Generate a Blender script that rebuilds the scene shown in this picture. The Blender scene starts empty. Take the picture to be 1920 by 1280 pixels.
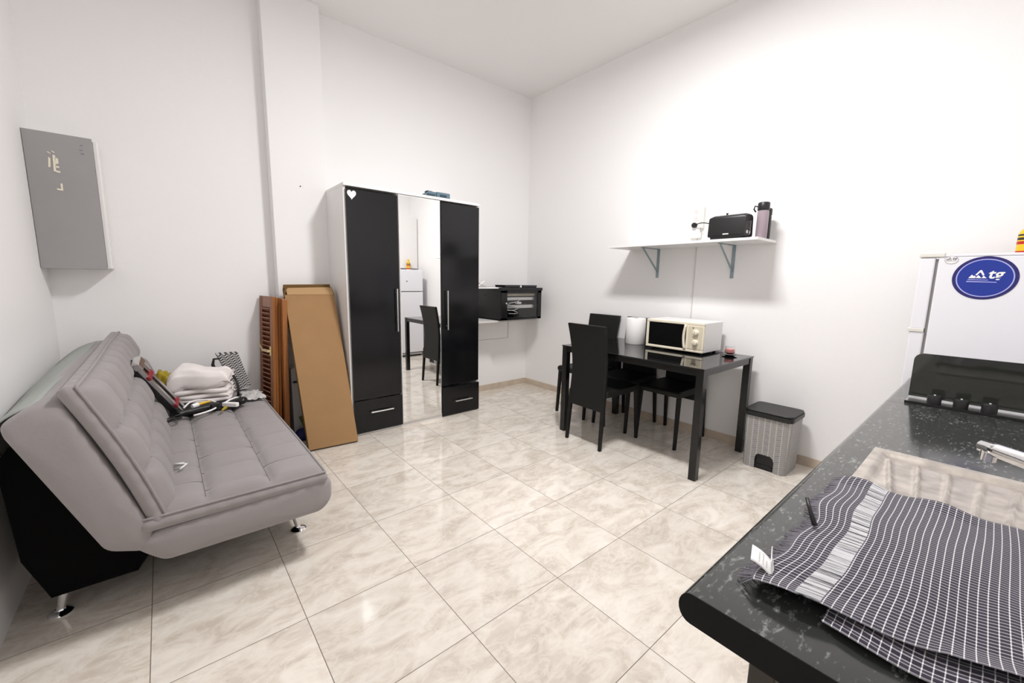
import bpy, bmesh, math, random
from mathutils import Vector, Matrix, Euler
random.seed(7)
PI = math.pi
S = bpy.context.scene
COL = S.collection

# ------------------------------------------------------------------ camera
F_PX = 770.1
cam_d = bpy.data.cameras.new('camera'); cam = bpy.data.objects.new('camera', cam_d); COL.objects.link(cam)
cam_d.sensor_fit = 'HORIZONTAL'; cam_d.sensor_width = 36.0; cam_d.lens = 36.0 * F_PX / 1920.0
cam_d.clip_start = 0.02
yaw, pit, rol = -0.702994857, 1.42416124, 0.0169414823
cam.matrix_world = (Matrix.Translation((-0.767155, -2.451441, 1.281110)) @ Matrix.Rotation(yaw, 4, 'Z')
                    @ Matrix.Rotation(pit, 4, 'X') @ Matrix.Rotation(rol, 4, 'Z'))
S.camera = cam

# ------------------------------------------------------------------ world, light, exposure
w = bpy.data.worlds.new('world'); S.world = w; w.use_nodes = True
w.node_tree.nodes['Background'].inputs[0].default_value = (1, 1, 1, 1)
w.node_tree.nodes['Background'].inputs[1].default_value = 0.3
ld = bpy.data.lights.new('ceiling_light', 'AREA'); ld.shape = 'RECTANGLE'; ld.size = 0.24; ld.size_y = 0.58
ld.energy = 165; ld.color = (1.0, 0.985, 0.985)
lamp = bpy.data.objects.new('ceiling_light', ld); COL.objects.link(lamp)
lamp.location = (0.98, -1.12, 3.275)
vs = S.view_settings
vs.view_transform = 'Standard'; vs.look = 'None'; vs.gamma = 1.0; vs.use_curve_mapping = False
vs.exposure = -1.02
S.cycles.diffuse_bounces = 8; S.cycles.max_bounces = 16; S.cycles.glossy_bounces = 6
S.cycles.caustics_reflective = True

# room extents
XL, XR, YB, YF, ZC = -1.295, 2.667, -2.80, 1.334, 3.36
CX0, CX1, CY = -0.072, 0.33, 1.22      # column

# ------------------------------------------------------------------ materials
def mat(name, col, rough=0.5, metal=0.0, spec=0.5, bump=0.0, bscale=100.0, coat=0.0, sheen=0.0, trans=0.0, ior=1.45, vary=0.0, vscale=8.0):
    m = bpy.data.materials.new(name); m.use_nodes = True
    nt = m.node_tree; b = nt.nodes['Principled BSDF']
    b.inputs['Base Color'].default_value = (*col, 1); b.inputs['Roughness'].default_value = rough
    b.inputs['Metallic'].default_value = metal; b.inputs['Specular IOR Level'].default_value = spec
    b.inputs['Coat Weight'].default_value = coat; b.inputs['Coat Roughness'].default_value = 0.05
    b.inputs['Sheen Weight'].default_value = sheen; b.inputs['Transmission Weight'].default_value = trans
    b.inputs['IOR'].default_value = ior
    tc = nt.nodes.new('ShaderNodeTexCoord')
    if vary > 0:
        n = nt.nodes.new('ShaderNodeTexNoise'); n.inputs['Scale'].default_value = vscale; n.inputs['Detail'].default_value = 5
        nt.links.new(tc.outputs['Object'], n.inputs['Vector'])
        r = nt.nodes.new('ShaderNodeValToRGB')
        r.color_ramp.elements[0].position = 0.3; r.color_ramp.elements[1].position = 0.7
        r.color_ramp.elements[0].color = (*[max(0, c*(1-vary)) for c in col], 1)
        r.color_ramp.elements[1].color = (*[min(1, c*(1+vary)) for c in col], 1)
        nt.links.new(n.outputs['Fac'], r.inputs['Fac']); nt.links.new(r.outputs['Color'], b.inputs['Base Color'])
    if bump > 0:
        n2 = nt.nodes.new('ShaderNodeTexNoise'); n2.inputs['Scale'].default_value = bscale; n2.inputs['Detail'].default_value = 4
        nt.links.new(tc.outputs['Object'], n2.inputs['Vector'])
        bp = nt.nodes.new('ShaderNodeBump'); bp.inputs['Strength'].default_value = bump; bp.inputs['Distance'].default_value = 0.002
        nt.links.new(n2.outputs['Fac'], bp.inputs['Height']); nt.links.new(bp.outputs['Normal'], b.inputs['Normal'])
    return m

class NG:
    """small helper to write node maths"""
    def __init__(s, m): s.nt = m.node_tree; s.L = s.nt.links
    def n(s, t, **k):
        x = s.nt.nodes.new(t)
        for a, v in k.items(): setattr(x, a, v)
        return x
    def m(s, op, a, b=None, c=None, clamp=False):
        x = s.nt.nodes.new('ShaderNodeMath'); x.operation = op; x.use_clamp = clamp
        for i, v in enumerate((a, b, c)):
            if v is None: continue
            if isinstance(v, (int, float)): x.inputs[i].default_value = v
            else: s.L.new(v, x.inputs[i])
        return x.outputs[0]
    def mix(s, f, a, b):
        x = s.nt.nodes.new('ShaderNodeMix'); x.data_type = 'RGBA'
        for i, v in ((0, f), (6, a), (7, b)):
            if isinstance(v, (int, float)): x.inputs[i].default_value = v
            elif isinstance(v, tuple): x.inputs[i].default_value = (*v, 1)
            else: s.L.new(v, x.inputs[i])
        return x.outputs[2]

M = {}
M['wall'] = mat('wall_paint', (0.86, 0.852, 0.85), 0.75, spec=0.3, bump=0.25, bscale=260)
M['void'] = mat('black_shade_lining', (0.004, 0.004, 0.004), 0.95, spec=0.05)  # near-black, puts the deep shade beneath the sofa into the colour
M['ceiling'] = mat('ceiling_paint', (0.83, 0.822, 0.815), 0.85, spec=0.2)
M['white'] = mat('white_melamine', (0.80, 0.79, 0.78), 0.35)
M['whitegloss'] = mat('white_enamel', (0.82, 0.82, 0.86), 0.25, bump=0.1, bscale=400)
M['gap'] = mat('grey_gasket', (0.25, 0.245, 0.24), 0.6)
M['blackgloss'] = mat('black_gloss_foil', (0.005, 0.005, 0.006), 0.14, spec=0.42)
M['black'] = mat('black_plastic', (0.012, 0.012, 0.012), 0.4)
M['blackmetal'] = mat('black_lacquered_metal', (0.008, 0.008, 0.008), 0.22)
M['leather'] = mat('black_leatherette', (0.009, 0.009, 0.0085), 0.5, spec=0.3, bump=0.35, bscale=350)
M['glassblack'] = mat('black_glass', (0.006, 0.006, 0.006), 0.025, spec=0.75)
M['chrome'] = mat('chrome', (0.85, 0.85, 0.86), 0.08, metal=1)
M['steel'] = mat('brushed_steel', (0.62, 0.61, 0.60), 0.28, metal=1, bump=0.15, bscale=120)
M['sinksteel'] = mat('stained_stainless_steel', (0.52, 0.475, 0.43), 0.32, metal=0.62, bump=0.2, bscale=60, vary=0.25, vscale=24)
M['alu'] = mat('aluminium', (0.72, 0.72, 0.72), 0.3, metal=1)
M['galv'] = mat('galvanised_steel', (0.30, 0.37, 0.40), 0.5, metal=0.6)
M['greypanel'] = mat('grey_panel', (0.33, 0.32, 0.322), 0.5, spec=0.3, vary=0.04, vscale=3)
M['mirror'] = mat('mirror_glass', (0.93, 0.93, 0.92), 0.0, metal=1)
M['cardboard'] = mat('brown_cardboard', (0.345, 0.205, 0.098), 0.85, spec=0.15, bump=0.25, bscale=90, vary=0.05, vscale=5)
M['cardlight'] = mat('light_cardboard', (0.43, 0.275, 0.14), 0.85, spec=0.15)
M['carddark'] = mat('dark_cardboard', (0.20, 0.115, 0.045), 0.9, spec=0.1)  # darker brown for the left side, bottom and two flaps
M['cream'] = mat('cream_plastic', (0.80, 0.74, 0.60), 0.35)
M['offwhite'] = mat('aged_white_plastic', (0.74, 0.725, 0.67), 0.4)
M['endblack'] = mat('black_edge_band', (0.004, 0.004, 0.004), 0.6, spec=0.2)
M['creamdark'] = mat('cream_panel', (0.66, 0.60, 0.46), 0.35)
M['paper'] = mat('kitchen_paper', (0.84, 0.83, 0.82), 0.9, bump=0.5, bscale=180)
M['towel'] = mat('white_terry_cloth', (0.84, 0.79, 0.77), 0.95, bump=0.9, bscale=420, sheen=0.3)
M['pink'] = mat('pink_wax', (0.85, 0.32, 0.30), 0.45)
M['glass'] = mat('clear_glass', (0.95, 0.95, 0.95), 0.02, trans=1.0, ior=1.45)
M['smoke'] = mat('smoked_glass', (0.030, 0.032, 0.028), 0.04, trans=0.0, spec=0.7)
M['bottleplastic'] = mat('tinted_plastic', (0.42, 0.34, 0.38), 0.2, trans=0.25)
M['teal'] = mat('teal_plastic', (0.11, 0.175, 0.22), 0.45)
M['tealdark'] = mat('dark_teal_plastic', (0.03, 0.05, 0.07), 0.5)
M['blue'] = mat('blue_print', (0.012, 0.035, 0.30), 0.35)
M['navy'] = mat('navy_print', (0.02, 0.018, 0.14), 0.35)
M['lilac'] = mat('pale_blue_print', (0.42, 0.43, 0.82), 0.35)
M['midblue'] = mat('mid_blue_print', (0.13, 0.12, 0.42), 0.35)
M['greyprint'] = mat('grey_print', (0.20, 0.19, 0.24), 0.5)
M['stickerwhite'] = mat('white_sticker', (0.88, 0.88, 0.88), 0.35)
M['yellow'] = mat('yellow_plastic', (0.80, 0.50, 0.03), 0.35)
M['yellowbag'] = mat('yellow_plastic_bag', (0.36, 0.27, 0.012), 0.3, bump=0.5, bscale=25)
M['red'] = mat('red_plastic', (0.45, 0.02, 0.02), 0.35)
M['dullred'] = mat('dull_red_plastic', (0.28, 0.03, 0.04), 0.4)
M['bluething'] = mat('dark_blue_plastic', (0.01, 0.012, 0.09), 0.5)
M['green'] = mat('green_leaf', (0.07, 0.09, 0.01), 0.5)
M['ivory'] = mat('ivory_paint', (0.62, 0.48, 0.26), 0.4)
M['appl'] = mat('grey_white_plastic', (0.42, 0.41, 0.40), 0.4)
M['trunk'] = mat('cable_channel_plastic', (0.66, 0.64, 0.62), 0.5)
M['crack'] = mat('grey_filler', (0.42, 0.40, 0.38), 0.8)
M['skirt'] = mat('beige_skirting_tile', (0.56, 0.47, 0.38), 0.35, vary=0.12, vscale=9)
M['clearbag'] = mat('crinkled_clear_plastic', (0.62, 0.61, 0.60), 0.15, bump=0.8, bscale=60)
M['darkbrown'] = mat('dark_stained_wood', (0.045, 0.026, 0.016), 0.55)
M['lampwhite'] = mat('lamp_housing', (0.8, 0.8, 0.8), 0.5)
M['postmetal'] = mat('dark_bronze_metal', (0.030, 0.024, 0.019), 0.4)
M['coverfab'] = mat('pale_grey_backing_cloth', (0.36, 0.38, 0.36), 0.9)

def fabric(name, c):
    m = mat(name, c, 0.92, spec=0.15, sheen=0.25)
    g = NG(m); b = m.node_tree.nodes['Principled BSDF']
    tc = g.n('ShaderNodeTexCoord'); n = g.n('ShaderNodeTexNoise'); n.inputs['Scale'].default_value = 620; n.inputs['Detail'].default_value = 3
    n1 = g.n('ShaderNodeTexNoise'); n1.inputs['Scale'].default_value = 5; n1.inputs['Detail'].default_value = 3
    g.L.new(tc.outputs['Object'], n.inputs['Vector']); g.L.new(tc.outputs['Object'], n1.inputs['Vector'])
    f = g.m('ADD', g.m('MULTIPLY', n.outputs['Fac'], 0.7), g.m('MULTIPLY', n1.outputs['Fac'], 0.3))
    col = g.mix(f, tuple(x*0.82 for x in c), tuple(min(1, x*1.2) for x in c))
    g.L.new(col, b.inputs['Base Color'])
    bp = g.n('ShaderNodeBump'); bp.inputs['Strength'].default_value = 0.35; bp.inputs['Distance'].default_value = 0.001
    g.L.new(n.outputs['Fac'], bp.inputs['Height']); g.L.new(bp.outputs['Normal'], b.inputs['Normal'])
    return m
M['sofa'] = fabric('taupe_grey_fabric', (0.285, 0.262, 0.262))
M['seam'] = fabric('dark_stitching', (0.09, 0.082, 0.082))

def wood(name, c0, c1, sx=6, ax='Z'):
    m = mat(name, c0, 0.38)
    g = NG(m); b = m.node_tree.nodes['Principled BSDF']
    tc = g.n('ShaderNodeTexCoord'); mp = g.n('ShaderNodeMapping')
    mp.inputs['Scale'].default_value = (40, 40, 2.5)
    g.L.new(tc.outputs['Object'], mp.inputs['Vector'])
    n = g.n('ShaderNodeTexNoise'); n.inputs['Scale'].default_value = 1.6; n.inputs['Detail'].default_value = 6; n.inputs['Distortion'].default_value = 0.8
    g.L.new(mp.outputs['Vector'], n.inputs['Vector'])
    g.L.new(g.mix(n.outputs['Fac'], c0, c1), b.inputs['Base Color'])
    return m
M['wood'] = wood('varnished_pine', (0.11, 0.03, 0.010), (0.27, 0.085, 0.024))
M['woodlight'] = wood('worn_pine_edge', (0.20, 0.068, 0.018), (0.40, 0.155, 0.04))
M['woodslat'] = wood('weathered_slats', (0.22, 0.085, 0.045), (0.38, 0.18, 0.115))

# floor tiles
def floor_mat():
    m = mat('marbled_beige_floor_tile', (0.7, 0.62, 0.52), 0.1)
    g = NG(m); b = m.node_tree.nodes['Principled BSDF']
    tc = g.n('ShaderNodeTexCoord'); sp = g.n('ShaderNodeSeparateXYZ'); g.L.new(tc.outputs['Object'], sp.inputs[0])
    T = 0.45
    u = g.m('DIVIDE', sp.outputs[0], T); v = g.m('DIVIDE', sp.outputs[1], T)
    def line(x, wd):
        f = g.m('FRACT', x); d = g.m('MINIMUM', f, g.m('SUBTRACT', 1.0, f))
        return g.m('LESS_THAN', d, wd)
    grout = g.m('MAXIMUM', line(u, 0.0028), line(v, 0.0028))
    iu = g.m('FLOOR', u); iv = g.m('FLOOR', v)
    cb = g.n('ShaderNodeCombineXYZ'); g.L.new(iu, cb.inputs[0]); g.L.new(iv, cb.inputs[1])
    wn = g.n('ShaderNodeTexWhiteNoise'); wn.noise_dimensions = '3D'; g.L.new(cb.outputs[0], wn.inputs['Vector'])
    # every tile shows its own piece of marbling
    off = g.n('ShaderNodeVectorMath', operation='SCALE'); g.L.new(wn.outputs['Color'], off.inputs[0]); off.inputs['Scale'].default_value = 13.0
    add = g.n('ShaderNodeVectorMath', operation='ADD'); g.L.new(tc.outputs['Object'], add.inputs[0]); g.L.new(off.outputs[0], add.inputs[1])
    rot = g.n('ShaderNodeMapping'); rot.inputs['Rotation'].default_value = (0, 0, 0.7); rot.inputs['Scale'].default_value = (1.0, 1.9, 1.0)
    g.L.new(add.outputs[0], rot.inputs['Vector'])
    n1 = g.n('ShaderNodeTexNoise'); n1.inputs['Scale'].default_value = 4.2; n1.inputs['Detail'].default_value = 7; n1.inputs['Roughness'].default_value = 0.58; n1.inputs['Distortion'].default_value = 1.3
    n2 = g.n('ShaderNodeTexNoise'); n2.inputs['Scale'].default_value = 9.0; n2.inputs['Detail'].default_value = 9; n2.inputs['Roughness'].default_value = 0.65; n2.inputs['Distortion'].default_value = 2.6
    g.L.new(rot.outputs[0], n1.inputs['Vector']); g.L.new(rot.outputs[0], n2.inputs['Vector'])
    r1 = g.n('ShaderNodeValToRGB'); e = r1.color_ramp.elements
    e[0].position = 0.36; e[0].color = (0.56, 0.50, 0.43, 1); e[1].position = 0.66; e[1].color = (0.76, 0.71, 0.64, 1)
    e2 = r1.color_ramp.elements.new(0.50); e2.color = (0.66, 0.60, 0.53, 1)
    e3 = r1.color_ramp.elements.new(0.54); e3.color = (0.69, 0.64, 0.57, 1)
    g.L.new(n1.outputs['Fac'], r1.inputs['Fac'])
    r2 = g.n('ShaderNodeValToRGB'); e = r2.color_ramp.elements
    e[0].position = 0.47; e[0].color = (0, 0, 0, 1); e[1].position = 0.56; e[1].color = (1, 1, 1, 1)
    g.L.new(n2.outputs['Fac'], r2.inputs['Fac'])
    c = g.mix(g.m('MULTIPLY', r2.outputs['Color'], 0.4), r1.outputs['Color'], (0.78, 0.735, 0.66))
    bri = g.m('ADD', 0.95, g.m('MULTIPLY', wn.outputs['Value'], 0.10))
    vm = g.n('ShaderNodeVectorMath', operation='SCALE'); g.L.new(c, vm.inputs[0]); g.L.new(bri, vm.inputs['Scale'])
    c = g.mix(grout, vm.outputs[0], (0.14, 0.11, 0.09))
    g.L.new(c, b.inputs['Base Color'])
    g.L.new(g.m('ADD', 0.065, g.m('MULTIPLY', grout, 0.6)), b.inputs['Roughness'])
    bp = g.n('ShaderNodeBump'); bp.inputs['Strength'].default_value = 0.4; bp.inputs['Distance'].default_value = 0.001; bp.invert = True
    g.L.new(grout, bp.inputs['Height']); g.L.new(bp.outputs['Normal'], b.inputs['Normal'])
    b.inputs['Specular IOR Level'].default_value = 0.55
    return m
M['floor'] = floor_mat()

def granite():
    m = mat('black_speckled_worktop', (0.01, 0.01, 0.01), 0.13, spec=0.65)
    g = NG(m); b = m.node_tree.nodes['Principled BSDF']
    tc = g.n('ShaderNodeTexCoord'); mp = g.n('ShaderNodeMapping'); mp.inputs['Rotation'].default_value = (0, 0, 0.5); mp.inputs['Scale'].default_value = (1, 2.6, 2.6)
    g.L.new(tc.outputs['Object'], mp.inputs['Vector'])
    n0 = g.n('ShaderNodeTexNoise'); n0.inputs['Scale'].default_value = 30; g.L.new(tc.outputs['Object'], n0.inputs['Vector'])
    ad = g.n('ShaderNodeMix'); ad.data_type = 'VECTOR'; ad.inputs[0].default_value = 0.03
    g.L.new(mp.outputs[0], ad.inputs[4]); g.L.new(n0.outputs['Color'], ad.inputs[5])
    n = g.n('ShaderNodeTexNoise'); n.inputs['Scale'].default_value = 52; n.inputs['Detail'].default_value = 5; n.inputs['Roughness'].default_value = 0.6
    g.L.new(ad.outputs[1], n.inputs['Vector'])
    n3 = g.n('ShaderNodeTexNoise'); n3.inputs['Scale'].default_value = 11; n3.inputs['Detail'].default_value = 3
    g.L.new(tc.outputs['Object'], n3.inputs['Vector'])
    k = g.m('ADD', n.outputs['Fac'], g.m('MULTIPLY', g.m('SUBTRACT', n3.outputs['Fac'], 0.5), 0.25))
    sp = g.n('ShaderNodeValToRGB'); e = sp.color_ramp.elements
    e[0].position = 0.56; e[0].color = (0.030, 0.032, 0.030, 1); e[1].position = 0.74; e[1].color = (0.22, 0.23, 0.22, 1)
    g.L.new(k, sp.inputs['Fac']); g.L.new(sp.outputs['Color'], b.inputs['Base Color'])
    return m
M['granite'] = granite()

def wicker():
    m = mat('woven_print_plastic', (0.4, 0.4, 0.4), 0.5)
    g = NG(m); b = m.node_tree.nodes['Principled BSDF']
    uv = g.n('ShaderNodeTexCoord'); sp = g.n('ShaderNodeSeparateXYZ'); g.L.new(uv.outputs['UV'], sp.inputs[0])
    u = g.m('DIVIDE', sp.outputs[0], 0.036); v = g.m('DIVIDE', sp.outputs[1], 0.0085)
    col = g.m('FLOOR', g.m('MULTIPLY', u, 1.0)); fu = g.m('FRACT', u)
    # slanted strands, direction alternating between neighbouring columns
    sgn = g.m('SUBTRACT', g.m('MULTIPLY', g.m('MODULO', g.m('ABSOLUTE', col), 2.0), 2.0), 1.0)
    sl = g.m('MULTIPLY', g.m('MULTIPLY', fu, sgn), 1.6)
    fv = g.m('FRACT', g.m('ADD', v, sl))
    dark = g.m('LESS_THAN', fv, 0.48)
    rib = g.m('LESS_THAN', fu, 0.15)
    n = g.n('ShaderNodeTexNoise'); n.inputs['Scale'].default_value = 90; g.L.new(uv.outputs['UV'], n.inputs['Vector'])
    c = g.mix(dark, (0.62, 0.61, 0.59), (0.03, 0.03, 0.03))
    c = g.mix(g.m('MULTIPLY', rib, g.m('GREATER_THAN', fv, 0.35)), c, (0.8, 0.79, 0.77))
    c = g.mix(g.m('MULTIPLY', n.outputs['Fac'], 0.35), c, (0.20, 0.20, 0.20))
    g.L.new(c, b.inputs['Base Color'])
    return m
M['wicker'] = wicker()

def checkcloth():
    m = mat('dark_checked_cloth', (0.04, 0.03, 0.05), 0.9, spec=0.15, sheen=0.2)
    g = NG(m); b = m.node_tree.nodes['Principled BSDF']
    uv = g.n('ShaderNodeTexCoord'); sp = g.n('ShaderNodeSeparateXYZ'); g.L.new(uv.outputs['UV'], sp.inputs[0])
    x, y = sp.outputs[0], sp.outputs[1]        # metres; y = distance from the fringed edge
    fx = g.m('FRACT', g.m('DIVIDE', x, 0.0080)); fy = g.m('FRACT', g.m('DIVIDE', y, 0.0092))
    lx = g.m('LESS_THAN', fx, 0.24); ly = g.m('LESS_THAN', fy, 0.13)
    n = g.n('ShaderNodeTexNoise'); n.inputs['Scale'].default_value = 900; g.L.new(uv.outputs['UV'], n.inputs['Vector'])
    base = g.mix(n.outputs['Fac'], (0.014, 0.011, 0.020), (0.04, 0.034, 0.052))
    c = g.mix(g.m('MULTIPLY', lx, 0.9), base, (0.36, 0.35, 0.39))
    c = g.mix(g.m('MULTIPLY', ly, 0.9), c, (0.50, 0.49, 0.52))
    c = g.mix(g.m('MULTIPLY', lx, ly), c, (0.85, 0.84, 0.82))
    # pale band of loose threads
    band = g.m('MULTIPLY', g.m('GREATER_THAN', y, 0.046), g.m('LESS_THAN', y, 0.072))
    nb = g.n('ShaderNodeTexNoise'); nb.inputs['Scale'].default_value = 1.0; nb.inputs['Detail'].default_value = 5; nb.inputs['Roughness'].default_value = 0.8
    mp = g.n('ShaderNodeMapping'); mp.inputs['Scale'].default_value = (210, 5, 1); g.L.new(uv.outputs['UV'], mp.inputs['Vector']); g.L.new(mp.outputs[0], nb.inputs['Vector'])
    th = g.n('ShaderNodeValToRGB'); e = th.color_ramp.elements
    e[0].position = 0.42; e[0].color = (0.03, 0.03, 0.035, 1); e[1].position = 0.52; e[1].color = (0.55, 0.55, 0.57, 1)
    g.L.new(nb.outputs['Fac'], th.inputs['Fac'])
    c = g.mix(band, c, th.outputs['Color'])
    g.L.new(c, b.inputs['Base Color'])
    return m
M['check'] = checkcloth()
M['thread'] = mat('cloth_threads', (0.20, 0.19, 0.22), 0.9)

def basketmat():
    m = mat('chevron_woven_fabric', (0.3, 0.3, 0.3), 0.8)
    g = NG(m); b = m.node_tree.nodes['Principled BSDF']
    tc = g.n('ShaderNodeTexCoord'); sp = g.n('ShaderNodeSeparateXYZ'); g.L.new(tc.outputs['Object'], sp.inputs[0])
    xx = g.m('FRACT', g.m('DIVIDE', g.m('ADD', sp.outputs[0], g.m('MULTIPLY', sp.outputs[2], 0.31)), 0.032))
    tri = g.m('ABSOLUTE', g.m('SUBTRACT', xx, 0.5))
    f = g.m('FRACT', g.m('ADD', g.m('DIVIDE', sp.outputs[2], 0.0165), g.m('MULTIPLY', tri, 1.5)))
    g.L.new(g.mix(g.m('GREATER_THAN', f, 0.5), (0.035, 0.035, 0.04), (0.52, 0.51, 0.50)), b.inputs['Base Color'])
    return m
M['chevron'] = basketmat()

# ------------------------------------------------------------------ mesh helpers
class MB:
    def __init__(s): s.v = []; s.f = []; s.uv = None
    def add(s, vs, fs):
        o = len(s.v); s.v += [tuple(p) for p in vs]; s.f += [tuple(i+o for i in f) for f in fs]; return s
    def box(s, x0, x1, y0, y1, z0, z1, mtx=None):
        vs = [(x, y, z) for z in (z0, z1) for y in (y0, y1) for x in (x0, x1)]
        if mtx is not None: vs = [mtx @ Vector(p) for p in vs]
        return s.add(vs, [(0, 2, 3, 1), (4, 5, 7, 6), (0, 1, 5, 4), (2, 6, 7, 3), (0, 4, 6, 2), (1, 3, 7, 5)])
    def prism(s, poly, axis, a0, a1):
        """poly: list of 2D points in the other two axes (in x,y,z order), extruded on axis from a0 to a1"""
        n = len(poly)
        def P(p, a):
            q = list(p); q.insert(axis, a); return tuple(q)
        vs = [P(p, a0) for p in poly] + [P(p, a1) for p in poly]
        fs = [tuple(range(n))[::-1], tuple(range(n, 2*n))] + [(i, (i+1) % n, n+(i+1) % n, n+i) for i in range(n)]
        return s.add(vs, fs)
    def tube(s, pts, r, seg=10, closed=False, caps=True):
        pts = [Vector(p) for p in pts]; n = len(pts)
        rs = r if isinstance(r, (list, tuple)) else [r]*n
        up = Vector((0, 0, 1)); prev = None; vs = []
        for i, p in enumerate(pts):
            a = pts[(i-1) % n] if (i > 0 or closed) else p
            c = pts[(i+1) % n] if (i < n-1 or closed) else p
            t = (c-a).normalized()
            if prev is None:
                ref = up if abs(t.dot(up)) < 0.9 else Vector((1, 0, 0)); nx = t.cross(ref).normalized()
            else:
                nx = (prev - t*prev.dot(t))
                nx = nx.normalized() if nx.length > 1e-6 else t.cross(up).normalized()
            prev = nx; ny = t.cross(nx)
            for k in range(seg):
                an = 2*PI*k/seg; vs.append(p + (nx*math.cos(an)+ny*math.sin(an))*rs[i])
        fs = []
        for i in range(n if closed else n-1):
            j = (i+1) % n
            for k in range(seg): fs.append((i*seg+k, i*seg+(k+1) % seg, j*seg+(k+1) % seg, j*seg+k))
        if caps and not closed: fs += [tuple(range(seg))[::-1], tuple(range((n-1)*seg, n*seg))]
        return s.add(vs, fs)
    def lathe(s, prof, c=(0, 0, 0), seg=28, axis='z', caps=True):
        vs = []
        for r, h in prof:
            for k in range(seg):
                a = 2*PI*k/seg; x, y = r*math.cos(a), r*math.sin(a)
                p = (x, y, h) if axis == 'z' else ((h, x, y) if axis == 'x' else (y, h, x))
                vs.append((p[0]+c[0], p[1]+c[1], p[2]+c[2]))
        n = len(prof)
        fs = [(i*seg+k, i*seg+(k+1) % seg, (i+1)*seg+(k+1) % seg, (i+1)*seg+k) for i in range(n-1) for k in range(seg)]
        if caps: fs += [tuple(range(seg))[::-1], tuple(range((n-1)*seg, n*seg))]
        return s.add(vs, fs)
    def grid(s, fn, nu, nv, uvfn=None):
        vs = [fn(i/nu, j/nv) for j in range(nv+1) for i in range(nu+1)]
        fs = [(j*(nu+1)+i, j*(nu+1)+i+1, (j+1)*(nu+1)+i+1, (j+1)*(nu+1)+i) for j in range(nv) for i in range(nu)]
        return s.add(vs, fs)
    def xf(s, mtx): s.v = [tuple(mtx @ Vector(p)) for p in s.v]; return s
    def build(s, name, m, parent=None, bevel=0.0, bseg=2, smooth=False, solid=0.0, sub=0, uvf=None, weld=False, auto=False):
        me = bpy.data.meshes.new(name); me.from_pydata([Vector(p) for p in s.v], [], s.f)
        bm = bmesh.new(); bm.from_mesh(me)
        if weld: bmesh.ops.remove_doubles(bm, verts=bm.verts, dist=1e-5)
        bmesh.ops.recalc_face_normals(bm, faces=bm.faces); bm.to_mesh(me); bm.free()
        o = bpy.data.objects.new(name, me); COL.objects.link(o)
        if isinstance(m, str): m = M[m]
        me.materials.append(m)
        if uvf:
            ul = me.uv_layers.new(name='UVMap')
            for p in me.polygons:
                for li in p.loop_indices:
                    ul.data[li].uv = uvf(me.vertices[me.loops[li].vertex_index].co, p.normal)
        if parent is not None:
            o.parent = parent
            if not parent.get('_local', 0):
                off = Vector(OFF[parent.name]); o['_o'] = 0
                for v in me.vertices: v.co -= off
                del o['_o']
            OFF[o.name] = OFF[parent.name]
        else:
            OFF[o.name] = (0, 0, 0)
        if smooth or auto:
            me.polygons.foreach_set('use_smooth', [True]*len(me.polygons))
            if auto:
                try: me.set_sharp_from_angle(angle=0.7)
                except Exception: pass
        if solid:
            md = o.modifiers.new('solid', 'SOLIDIFY'); md.thickness = solid; md.offset = 0
        if bevel > 0:
            md = o.modifiers.new('bevel', 'BEVEL'); md.width = bevel; md.segments = bseg; md.limit_method = 'ANGLE'; md.angle_limit = 0.6
            md.harden_normals = False
        if sub:
            md = o.modifiers.new('sub', 'SUBSURF'); md.levels = sub; md.render_levels = sub
        return o

OFF = {}
def tag(o, label=None, cat=None, group=None, kind=None):
    if label: o['label'] = label
    if cat: o['category'] = cat
    if group: o['group'] = group
    if kind: o['kind'] = kind
    return o
def thing(name, label, cat, loc, group=None):
    """Empty at the thing's base; its parts are written in world coordinates"""
    o = bpy.data.objects.new(name, None); COL.objects.link(o); o.location = loc; o.empty_display_size = 0.05
    OFF[o.name] = tuple(loc)
    return tag(o, label, cat, group)
def solo(name, mb, m, label, cat, base=None, group=None, **k):
    """a thing that is one mesh, origin at its base"""
    o = mb.build(name, m, None, **k)
    if base is None:
        xs = [p.co for p in o.data.vertices]
        base = (sum(p.x for p in xs)/len(xs), sum(p.y for p in xs)/len(xs), min(p.z for p in xs))
    b = Vector(base)
    for v in o.data.vertices: v.co -= b
    o.location = b; OFF[o.name] = tuple(b)
    return tag(o, label, cat, group)
def struct(name, mb, m, **k):
    o = mb.build(name, m, None, **k); o['kind'] = 'structure'; return o
def text_mb(txt, size, bold=0.0, depth=0.001, shear=0.0):
    c = bpy.data.curves.new('t', 'FONT'); c.body = txt; c.size = size; c.offset = bold; c.extrude = depth; c.shear = shear
    o = bpy.data.objects.new('t', c); COL.objects.link(o)
    dg = bpy.context.evaluated_depsgraph_get(); dg.update()
    me = bpy.data.meshes.new_from_object(o.evaluated_get(dg))
    mb = MB().add([v.co[:] for v in me.vertices], [tuple(p.vertices) for p in me.polygons])
    bpy.data.objects.remove(o); bpy.data.curves.remove(c); bpy.data.meshes.remove(me)
    return mb

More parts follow.
